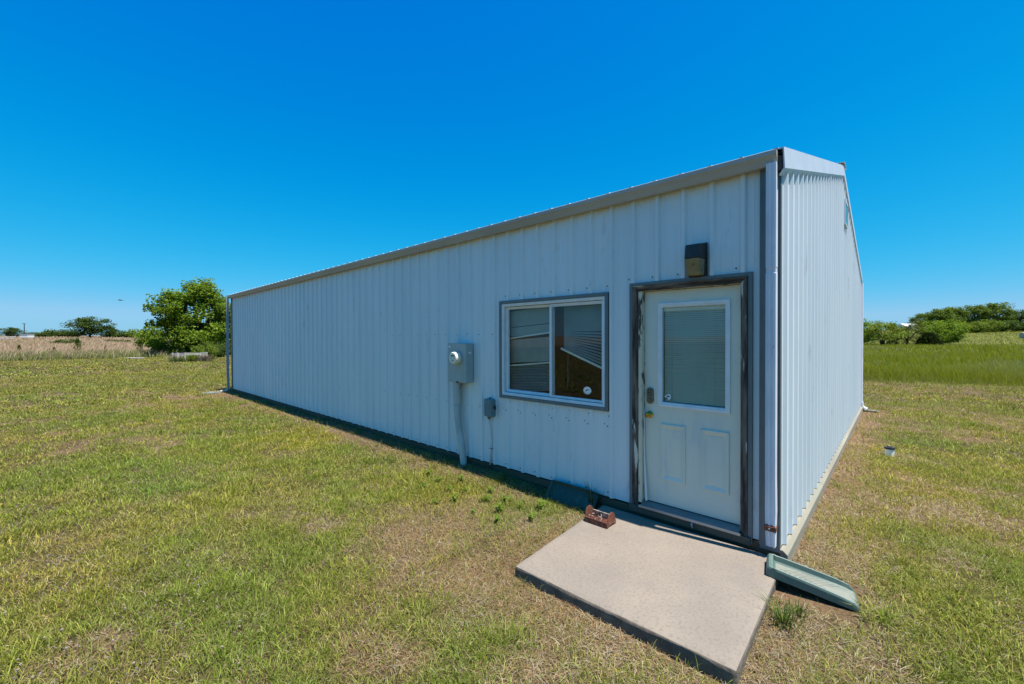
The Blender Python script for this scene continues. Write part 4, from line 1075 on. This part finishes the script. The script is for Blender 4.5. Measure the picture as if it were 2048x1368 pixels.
# ------------------------------------------------------------------ trees
def tree_meshes(seed, H, rx, ry, zc, rz, nclump, nleaf, leaf, cols, clump=.9, trunk=.25, limbs=9, base_spread=.0, lumpy=.35, cone=0.0):
    r = np.random.RandomState(seed); rr = random.Random(seed); gs_ = lambda *a: np.clip(r.normal(0, 1, *a), -1.5, 1.5)
    # clump centres spread through an uneven crown
    cl = []
    lob = r.normal(size=(7, 3)); lob /= np.linalg.norm(lob, axis=1)[:, None]; la = r.uniform(.0, 1, 7)*lumpy
    while len(cl) < nclump:
        d = r.normal(size=3); d /= np.linalg.norm(d); rad = r.uniform(.25, 1)**.55
        k = 1-lumpy*.45+np.sum(la*np.clip(lob@d, 0, 1)**3)
        p = d*rad*k
        tp = 1-cone*np.clip((p[2]+1)/2, 0, 1); q = np.array([p[0]*rx*tp, p[1]*ry*tp, zc+p[2]*rz])
        if q[2] < .25: q[2] = .25+r.uniform(0, .4)
        cl.append(q)
    cl = np.array(cl)
    per = nleaf//nclump; n = per*nclump
    cs = np.repeat(r.uniform(.65, 1.25, nclump), per)
    c = np.repeat(cl, per, 0)+gs_((n, 3))*np.array([1, 1, .72])*(clump*cs*.5)[:, None]
    c[:, 2] = np.maximum(c[:, 2], .08)
    # leaves face mostly upward and outward
    nrm = r.normal(size=(n, 3))*.8+np.array([0, 0, .9])+.5*(c-np.array([0, 0, zc]))/np.array([rx, ry, rz]); nrm /= np.linalg.norm(nrm, axis=1)[:, None]
    t = np.cross(nrm, r.normal(size=(n, 3))); t /= np.linalg.norm(t, axis=1)[:, None]; b = np.cross(nrm, t)
    s = (leaf*r.uniform(.6, 1.3, n))[:, None]
    v = np.stack([c-t*s*.55, c+b*s*.32+t*s*.05, c+t*s*.55, c-b*s*.32+t*s*.05], 1).reshape(-1, 3)
    col = np.array(cols)[r.randint(0, len(cols), n)]*r.uniform(.8, 1.25, (n, 1))*np.repeat(r.uniform(.85, 1.18, nclump), per)[:, None]
    f = np.arange(n*4, dtype=np.int32)
    me = bpy.data.meshes.new('crown'); me.vertices.add(n*4); me.vertices.foreach_set('co', v.astype(np.float32).ravel())
    me.loops.add(n*4); me.loops.foreach_set('vertex_index', f); me.polygons.add(n); me.polygons.foreach_set('loop_start', np.arange(0, n*4, 4, dtype=np.int32))
    a = me.attributes.new('Col', 'FLOAT_COLOR', 'POINT'); a.data.foreach_set('color', np.concatenate([np.repeat(col, 4, 0)*VEG, np.ones((n*4, 1))], 1).astype(np.float32).ravel())
    me.update(calc_edges=True); me.materials.append(M['leaf'])
    tb = MB()
    fork = Vector((rr.uniform(-.1, .1), rr.uniform(-.1, .1), max(.3, min(zc-rz*.45, H*.22))))
    tb.tube([(0, 0, -.15), (fork.x*.4, fork.y*.4, fork.z*.5), tuple(fork)], [trunk*1.25, trunk, trunk*.9], 9)
    for k in range(limbs):
        e = Vector(cl[rr.randrange(nclump)])
        if k < 2: e = Vector((rr.uniform(-.3, .3)*rx, rr.uniform(-.3, .3)*ry, zc+rz*.6))
        bx0 = Vector((rr.uniform(-1, 1), rr.uniform(-1, 1), 0))*base_spread
        st = fork+Vector((0, 0, -rr.uniform(0, .3)*fork.z)) if base_spread == 0 else bx0+Vector((0, 0, -.1))
        md = st.lerp(e, .45)+Vector((rr.uniform(-.15, .15)*rx, rr.uniform(-.15, .15)*ry, .12*rz)); r0 = trunk*rr.uniform(.4, .65)
        tb.tube([tuple(st), tuple(st.lerp(md, .6)), tuple(md), tuple(md.lerp(e, .6)), tuple(e)], [r0, r0*.85, r0*.6, r0*.35, r0*.12], 6)
    tm = bpy.data.meshes.new('trunk'); tm.from_pydata([tuple(x) for x in tb.v], [], tb.f); tm.materials.append(M['bark'])
    return me, tm
def place_tree(name, meshes, x, y, label, cat='tree', group=None, scale=1.0, rz=0.0, zoff=0.0):
    o = empty(name, (x, y, float(gz(x, y))+zoff), label, cat, group); o.rotation_euler = (0, 0, rz); o.scale = (scale,)*3 if not isinstance(scale, tuple) else scale
    for nm, me in zip(('crown', 'trunk'), meshes):
        c = bpy.data.objects.new(nm, me); C.objects.link(c); c.parent = o
    return o
LG = [(.16, .25, .020), (.21, .29, .026), (.11, .19, .018), (.26, .33, .04)]
DG = [(.07, .12, .022), (.09, .15, .026), (.05, .09, .018), (.12, .17, .03)]
OL = [(.19, .22, .06), (.23, .26, .07), (.15, .18, .045)]
YG = [(.20, .28, .03), (.25, .31, .045), (.15, .22, .028)]
CED = [(.028, .05, .02), (.04, .062, .025), (.02, .038, .016)]

t_big = tree_meshes(34, 8.4, 4.25, 4.5, 4.25, 3.9, 140, 32000, .24, [(.155, .255, .018), (.20, .30, .024), (.10, .185, .016), (.25, .34, .035)], clump=1.0, trunk=.34, limbs=16, base_spread=.5, lumpy=.22, cone=.30)
x, y = 6.2, 55.6
place_tree('broadleaf_tree', t_big, x, y, 'large bushy broadleaf tree beside the far left end of the shed', 'tree')
t_mid = tree_meshes(12, 8.5, 5.6, 5.2, 5.2, 3.6, 80, 7000, .45, DG, clump=1.5, trunk=.35, limbs=10, lumpy=.45)
t_small = tree_meshes(13, 5, 3.3, 3.0, 2.5, 2.3, 50, 3600, .34, LG, clump=1.0, trunk=.18, limbs=8, lumpy=.5)
t_bush = tree_meshes(14, 4, 3.6, 3.4, 1.7, 1.7, 46, 3200, .36, DG, clump=1.1, trunk=.14, limbs=8, base_spread=.4, lumpy=.4)
t_round = tree_meshes(15, 5.4, 3.9, 3.9, 2.9, 2.6, 110, 10000, .26, [(.20, .31, .025), (.26, .36, .03), (.14, .24, .02)], clump=.95, trunk=.22, limbs=10, lumpy=.2)
t_open = tree_meshes(16, 5.5, 3.2, 3.0, 2.9, 2.5, 40, 2400, .26, OL, clump=.9, trunk=.16, limbs=14, lumpy=.5)
t_shrub = tree_meshes(17, 3, 3.4, 3.0, 1.4, 1.5, 44, 3200, .32, YG, clump=1.0, trunk=.10, limbs=6, base_spread=.3, lumpy=.3)
t_oak = tree_meshes(18, 10, 4.9, 4.9, 5.4, 4.4, 90, 9000, .42, [(.13, .20, .025), (.17, .24, .03), (.09, .15, .02), (.21, .28, .04)], clump=1.5, trunk=.35, limbs=10, lumpy=.25)
t_lean = tree_meshes(19, 5.4, 3.6, 3.4, 3.0, 2.4, 60, 4600, .28, YG, clump=1.0, trunk=.2, limbs=14, base_spread=.5, lumpy=.4)
def cedar_mesh(seed, H, rad, n=900, cols=CED):
    r = np.random.RandomState(seed); u = r.rand(n)**.8; z = u*H; rr_ = rad*(1-u)**.75*(.75+.4*r.rand(n)); a = r.uniform(0, 6.28, n)
    c = np.stack([rr_*np.cos(a)*np.sqrt(r.rand(n)), rr_*np.sin(a)*np.sqrt(r.rand(n)), z+.05], 1)
    d = np.stack([np.cos(a), np.sin(a), r.uniform(.2, 1.2, n)], 1); d /= np.linalg.norm(d, axis=1)[:, None]
    sd_ = np.stack([-np.sin(a), np.cos(a), r.uniform(-.5, .5, n)], 1); s = (rad*r.uniform(.16, .34, n))[:, None]
    v = np.stack([c-sd_*s*.3, c+sd_*s*.3, c+d*s*1.3], 1).reshape(-1, 3)
    col = np.array(cols)[r.randint(0, len(cols), n)]*r.uniform(.8, 1.2, (n, 1))
    me = colour_mesh('crown', [tuple(p) for p in v], [(3*i, 3*i+1, 3*i+2) for i in range(n)], np.repeat(col, 3, 0), M['leaf'])
    tb = MB(); tb.tube([(0, 0, -.1), (0, 0, H*.5), (0, 0, H*.92)], [rad*.07, rad*.05, .01], 6)
    tm = bpy.data.meshes.new('trunk'); tm.from_pydata([tuple(p) for p in tb.v], [], tb.f); tm.materials.append(M['bark'])
    return me, tm
ced = cedar_mesh(1, 1.6, .46, 420, [(.17, .23, .06), (.21, .27, .08), (.12, .18, .05)]); ced_wide = cedar_mesh(2, 2.6, 2.4, 2200)

# left background
x, y = at(308, 66); place_tree('broadleaf_tree', t_small, x, y, 'darker tree showing behind the left side of the large bushy tree', 'tree', scale=.85, rz=1.0)
x, y = at(452, 62); place_tree('broadleaf_tree', t_small, x, y, 'tree glimpsed between the large bushy tree and the shed corner', 'tree', scale=1.1, rz=2.5)
x, y = at(180, 165); place_tree('broadleaf_tree', t_mid, x, y, 'broad dark round topped tree alone on the horizon of the tan field', 'tree', scale=(1.1, 1.1, 1.02), rz=.5)
x, y = at(216, 172); place_tree('broadleaf_tree', t_mid, x, y, 'lower tree touching the right side of the lone round topped tree', 'tree', scale=.62, rz=2.2)
x, y = at(22, 170); place_tree('broadleaf_tree', t_mid, x, y, 'dark uneven tree at the left edge of the horizon', 'tree', scale=(.6, .6, .5), rz=4)
r = random.Random(5)
hl = [(-60, 1.0), (-25, .9), (66, .8), (84, .75), (100, .95), (112, .8), (123, 1.25), (132, .9), (240, 1.15), (250, .85), (262, .8), (274, .7), (284, .75), (300, .8), (318, .75), (340, .8), (470, .8)]
for px, s in hl:
    x, y = at(px, 178+r.uniform(-6, 6))
    place_tree('hedge_bush', t_bush, x, y, 'low dark bush in the hedge line along the horizon behind the tan field', 'bush', 'hedge bushes on the left horizon', (s*1.25, s*1.25, s*.95), r.uniform(0, 6))
# young cedars and weeds at the edge of the tan field
for px, dep, s, lb in ((155, 44.5, 1.15, 'tall thin young cedar at the field edge left of the leaning post'), (280, 44, 1.05, 'small young cedar at the field edge left of the large tree'),
                   (38, 43.5, .75, 'short dark green cedar seedling at the left end of the field edge'), (108, 44, .6, 'tiny cedar seedling between two taller ones at the field edge')):
    x, y = at(px, dep); place_tree('young_cedar', ced, x, y, lb, 'young cedar', scale=s)
for px, dep, s, lb in ((137, 92, 1.2, 'dark bush standing alone in the tan field'), (222, 110, .9, 'flat green bush far out in the tan field'), (250, 108, .85, 'wide green bush in the tan field near the large tree'), (190, 120, .6, 'tiny bush in the tan field under the lone tree')):
    x, y = at(px, dep); place_tree('field_bush', t_bush, x, y, lb, 'bush', scale=(s*.5, s*.5, s*.42), rz=px)
x, y = at(436, 41); place_tree('dark_shrub', t_bush, x, y, 'dark shrub at the foot of the large tree beside the shed corner', 'shrub', scale=(.36, .36, .5))
x, y = at(409, 36.5); place_tree('sumac_shrub', t_shrub, x, y, 'bright yellow green shrub in front of the large tree', 'shrub', scale=(.28, .28, .48))
x, y = at(388, 33.5); place_tree('weed_clump', t_shrub, x, y, 'low green weeds growing through the plank planter', 'weeds', scale=(.22, .22, .22), rz=1)
x, y = at(365, 47); place_tree('field_bush', t_bush, x, y, 'shady undergrowth beneath the large bushy tree', 'bush', scale=(.8, .5, .42), rz=1)

# plank planter
px_, py_ = at(378, 33.4)
pl = empty('plank_planter', (px_, py_, float(gz(px_, py_))), 'ring of grey weathered planks around weeds on the lawn before the large tree', 'planter')
def plank(p0, p1, z0, z1, h=.14, th=.04, mt=M['greywood']):
    p0 = Vector(p0); p1 = Vector(p1); d = (p1-p0).normalized(); s_ = Vector((-d.y, d.x, 0))*th/2; mb = MB(); o3 = Vector((px_, py_, float(gz(px_, py_))))
    A = o3+p0; B = o3+p1
    mb.hexa([A-s_+Vector((0, 0, z0)), A+s_+Vector((0, 0, z0)), B+s_+Vector((0, 0, z1)), B-s_+Vector((0, 0, z1))], [A-s_+Vector((0, 0, z0+h)), A+s_+Vector((0, 0, z0+h)), B+s_+Vector((0, 0, z1+h)), B-s_+Vector((0, 0, z1+h))])
    return mb.build('plank', mt, pl)
u = Vector((RT[0], RT[1], 0)); vv = Vector((FW[0], FW[1], 0))
plank(u*-1.1+vv*-.3, u*.1+vv*-.5, .52, .55, .16); plank(u*.12+vv*-.5, u*1.0+vv*-.1, .55, .50, .17); plank(u*-1.1+vv*-.25, u*-.9+vv*.8, .4, .4); plank(u*1.0+vv*-.05, u*.8+vv*.9, .4, .42); plank(u*-.88+vv*.82, u*.8+vv*.92, .45, .6, .13)
for p in (u*-1.05+vv*-.35, u*.1+vv*-.55, u*1.0+vv*-.12, u*-.5+vv*-.5):
    mb = MB(); o3 = Vector((px_, py_, float(gz(px_, py_)))); q = o3+p; mb.box(q.x-.05, q.x+.05, q.y-.05, q.y+.05, q.z-.1, q.z+.72); mb.build('post', M['greywood'], pl)
x, y = px_, py_
for k, (dx, seed, lb) in enumerate(((1.35, 21, 'reddish brown dead weed heap at the right end of the plank planter'), (-1.0, 22, 'grey dry grass clump at the left end of the plank planter'))):
    q = Vector((px_, py_, 0))+u*dx+vv*-.2
    tuft('dead_weeds', q.x, q.y, 150, .35, .8, .33, lb, seed, [(.2, .13, .10), (.28, .2, .16), (.36, .3, .24)] if dx > 0 else [(.4, .36, .28), (.3, .28, .18), (.2, .22, .08)], .03, .9)['category'] = 'dead weeds'
q = Vector((px_, py_, 0))+vv*-.6+u*-.2
tuft('grass_tuft', q.x, q.y, 260, .2, .5, .55, 'long green grass in front of the plank planter', 23, [(.14, .19, .04), (.2, .22, .07), (.11, .16, .03)], .03, .8)
# boards on the lawn
x, y = at(270, 38.5); z = float(gz(x, y)); mb = MB(); d = u*.75
mb.hexa([Vector((x, y, z))-d-vv*.15, Vector((x, y, z))+d-vv*.15, Vector((x, y, z))+d+vv*.15, Vector((x, y, z))-d+vv*.15], [Vector((x, y, z+.12))-d-vv*.15, Vector((x, y, z+.10))+d-vv*.15, Vector((x, y, z+.10))+d+vv*.15, Vector((x, y, z+.12))-d+vv*.15])
tag(mb.build('board', M['greywood'], None, origin=(x, y, z), bevel=.01), 'weathered board lying on the lawn edge left of the planter', 'board')
# leaning fence post
x, y = at(206, 42.2); z = float(gz(x, y)); mb = MB(); a0 = Vector((x, y, z-.2)); a1 = a0+u*.22+Vector((0, 0, 1.35))
mb.tube([tuple(a0), tuple(a1)], .035, 8); mb.box(a1.x-.04, a1.x+.04, a1.y-.04, a1.y+.04, a1.z-.12, a1.z+.01)
tag(mb.build('fence_post', M['steel_post'], None, origin=(x, y, z)), 'rusty fence post leaning right at the edge of the tan field', 'fence post')
# far pipe fence, cabin box, pole
x, y = at(49, 150); z = float(gz(x, y)); pole = MB(); pole.tube([(x, y, z-.3), (x, y, z+5.6)], [.16, .11], 8); pole.box(x-.5, x+.3, y-.12, y+.12, z+5.45, z+5.62)
tag(pole.build('utility_pole', M['bark'], None, origin=(x, y, z)), 'thin pole standing on the left horizon beside a white cabin', 'pole')
x, y = at(54, 142); z = float(gz(x, y)); cb = empty('white_cabin', (x, y, z), 'small white box cabin on the left horizon below the thin pole', 'cabin')
mb = MB(); p = Vector((x, y, z)); q = [p-u*1.35-vv*1, p+u*1.35-vv*1, p+u*1.35+vv*1, p-u*1.35+vv*1]
mb.hexa([k+Vector((0, 0, .7)) for k in q], [k+Vector((0, 0, 1.75)) for k in q]); mb.build('wall', M['whitepaint'], cb)
mb = MB(); q2 = [p-u*1.45-vv*1.1, p+u*1.45-vv*1.1, p+u*1.45+vv*1.1, p-u*1.45+vv*1.1]; mb.hexa([k+Vector((0, 0, 1.752)) for k in q2], [k+Vector((0, 0, 1.86)) for k in q2]); mb.build('roof', M['roof'], cb)
mb = MB()
for sx in (-.9, .9): k = p+u*sx; mb = MB(); mb.box(k.x-.2, k.x+.2, k.y-.2, k.y+.2, k.z-.1, k.z+.699); mb.build('leg', M['greywood'], cb)
pf = None
x0, y0 = at(-60, 95); x1, y1 = at(32, 128); 
pf = empty('pipe_fence', (x0, y0, float(gz(x0, y0))), 'white pipe fence running off the left edge of the tan field', 'fence')
A = Vector((x0, y0, float(gz(x0, y0)))); B = Vector((x1, y1, float(gz(x1, y1))))
for hh in (1.25, .8): mb = MB(); mb.tube([tuple(A+Vector((0, 0, hh))), tuple(B+Vector((0, 0, hh)))], .06, 6); mb.build('rail', M['whitepaint'], pf)
for k in range(9): q = A.lerp(B, k/8); mb = MB(); mb.tube([tuple(q+Vector((0, 0, -.2))), tuple(q+Vector((0, 0, 1.3)))], .06, 6); mb.build('post', M['whitepaint'], pf)

# bird
bx_, by_ = at(242, 55); bz = 1.7+(676-598)/FPX*55
bd = MB(); c0 = Vector((bx_, by_, bz))
bd.tube([tuple(c0-u*.26), tuple(c0-u*.14), tuple(c0), tuple(c0+u*.16), tuple(c0+u*.26+Vector((0, 0, -.03)))], [.01, .06, .075, .045, .03], 8)
for sg in (-1, 1):
    w0 = c0+vv*.05*sg; bd.face([w0-u*.1, w0+u*.1, w0+vv*sg*.3+u*.06+Vector((0, 0, .06)), w0+vv*sg*.55+u*.12+Vector((0, 0, .02)), w0+vv*sg*.3-u*.08+Vector((0, 0, .06))])
    bd.face([w0-u*.1+Vector((0, 0, -.012)), w0+u*.1+Vector((0, 0, -.012)), w0+vv*sg*.3+u*.06+Vector((0, 0, .05)), w0+vv*sg*.55+u*.12+Vector((0, 0, .015)), w0+vv*sg*.3-u*.08+Vector((0, 0, .05))])
tag(bd.build('bird', M['bird'], None, origin=tuple(c0)), 'small dark bird in flight in the clear sky left of the shed', 'bird')

# right background
x, y = at(1715, 90); place_tree('broadleaf_tree', t_round, x, y, 'green tree half hidden behind the right edge of the shed', 'tree', scale=1.0, rz=.3)
x, y = at(1766, 84); place_tree('leaning_tree', t_lean, x, y, 'yellow green tree with dark leaning limbs just right of the shed', 'tree', scale=(1.0, 1.0, .95))
x, y = at(1815, 84); place_tree('open_tree', t_open, x, y, 'thin olive tree with bare dark trunk between two fuller trees', 'tree', scale=(.95, .95, .95))
x, y = at(1884, 82); place_tree('round_tree', t_round, x, y, 'dense round green tree standing alone at the meadow edge', 'tree', scale=(.98, .98, .92))
x, y = at(1857, 80); place_tree('dark_cedar', ced_wide, x, y, 'dark cedar shrub at the foot of the round green tree', 'shrub', scale=(.85, .85, .85))
for px, dep, s, rz_, lb in ((1880, 135, .84, 0, 'tall tree rising behind the round green tree'), (1905, 150, .9, 2, 'tree between the round tree and the tall tree group on the hill'), (1950, 152, .96, 1, 'left tree of the tallest group on the right hill'), (1992, 152, 1.03, 4, 'tallest tree on the right hill'),
                        (2046, 150, .82, 3, 'dark tree cut by the right edge of the photo'), (1845, 170, .72, 2, 'distant tree over the white roof'), (2120, 150, .9, 1, 'tree on the hill outside the right edge')):
    if px > 2100: continue
    x, y = at(px, dep); place_tree('hill_tree', t_oak if px not in (2046,) else t_mid, x, y, lb, 'tree', scale=s, rz=rz_)
for px, s, lb in ((1921, 1.0, 'yellow green shrub left in the row below the hill trees'), (1945, 1.05, 'yellow green shrub second from left in the row below the hill trees'), (1972, 1.2, 'tall yellow green shrub in the middle of the row below the hill trees'), (2002, 1.1, 'shrub in the row under the tallest hill tree'), (2032, 1.1, 'shrub at the right edge of the row below the hill trees')):
    x, y = at(px, 133); place_tree('hill_shrub', t_shrub if px < 2000 else t_bush, x, y, lb, 'shrub', scale=(s, s, s*1.05), rz=px)
for px, s in ((1782, .8), (1792, .7), (1805, .75), (1822, .9), (1835, .8)):
    x, y = at(px, 240); place_tree('distant_tree', t_mid, x, y, 'tiny dark tree on the skyline right of the shed', 'tree', 'skyline trees right of the shed', s*.75, px)
x, y = at(1814, 200); z = float(gz(x, y)); fb = empty('farm_building', (x, y, z), 'white roofed farm building glimpsed between distant trees', 'building')
p = Vector((x, y, z+0.6))
mb = MB(); q = [p-u*3-vv*3, p+u*3-vv*3, p+u*3+vv*3, p-u*3+vv*3]; mb.hexa([k-Vector((0, 0, 2.2)) for k in q], [k+Vector((0, 0, 1.6)) for k in q]); mb.build('wall', M['whitepaint'], fb)
mb = MB(); mb.loft([[p-u*3.3-vv*3.3+Vector((0, 0, 1.62)), p-u*3.3+Vector((0, 0, 2.9)), p-u*3.3+vv*3.3+Vector((0, 0, 1.62))], [p+u*3.3-vv*3.3+Vector((0, 0, 1.62)), p+u*3.3+Vector((0, 0, 2.9)), p+u*3.3+vv*3.3+Vector((0, 0, 1.62))]], True, True); mb.build('roof', M['whitepaint'], fb)
# hay bale
x, y = at(2050, 104); z = float(gz(x, y)); mb = MB(); p = Vector((x, y, z+.72)); 
mb.tube([tuple(p-u*.75), tuple(p-u*.7), tuple(p+u*.7), tuple(p+u*.75)], [.66, .75, .75, .66], 20)
tag(mb.build('hay_bale', M['hay'], None, origin=(x, y, z)), 'round hay bale at the right edge of the meadow', 'hay bale')
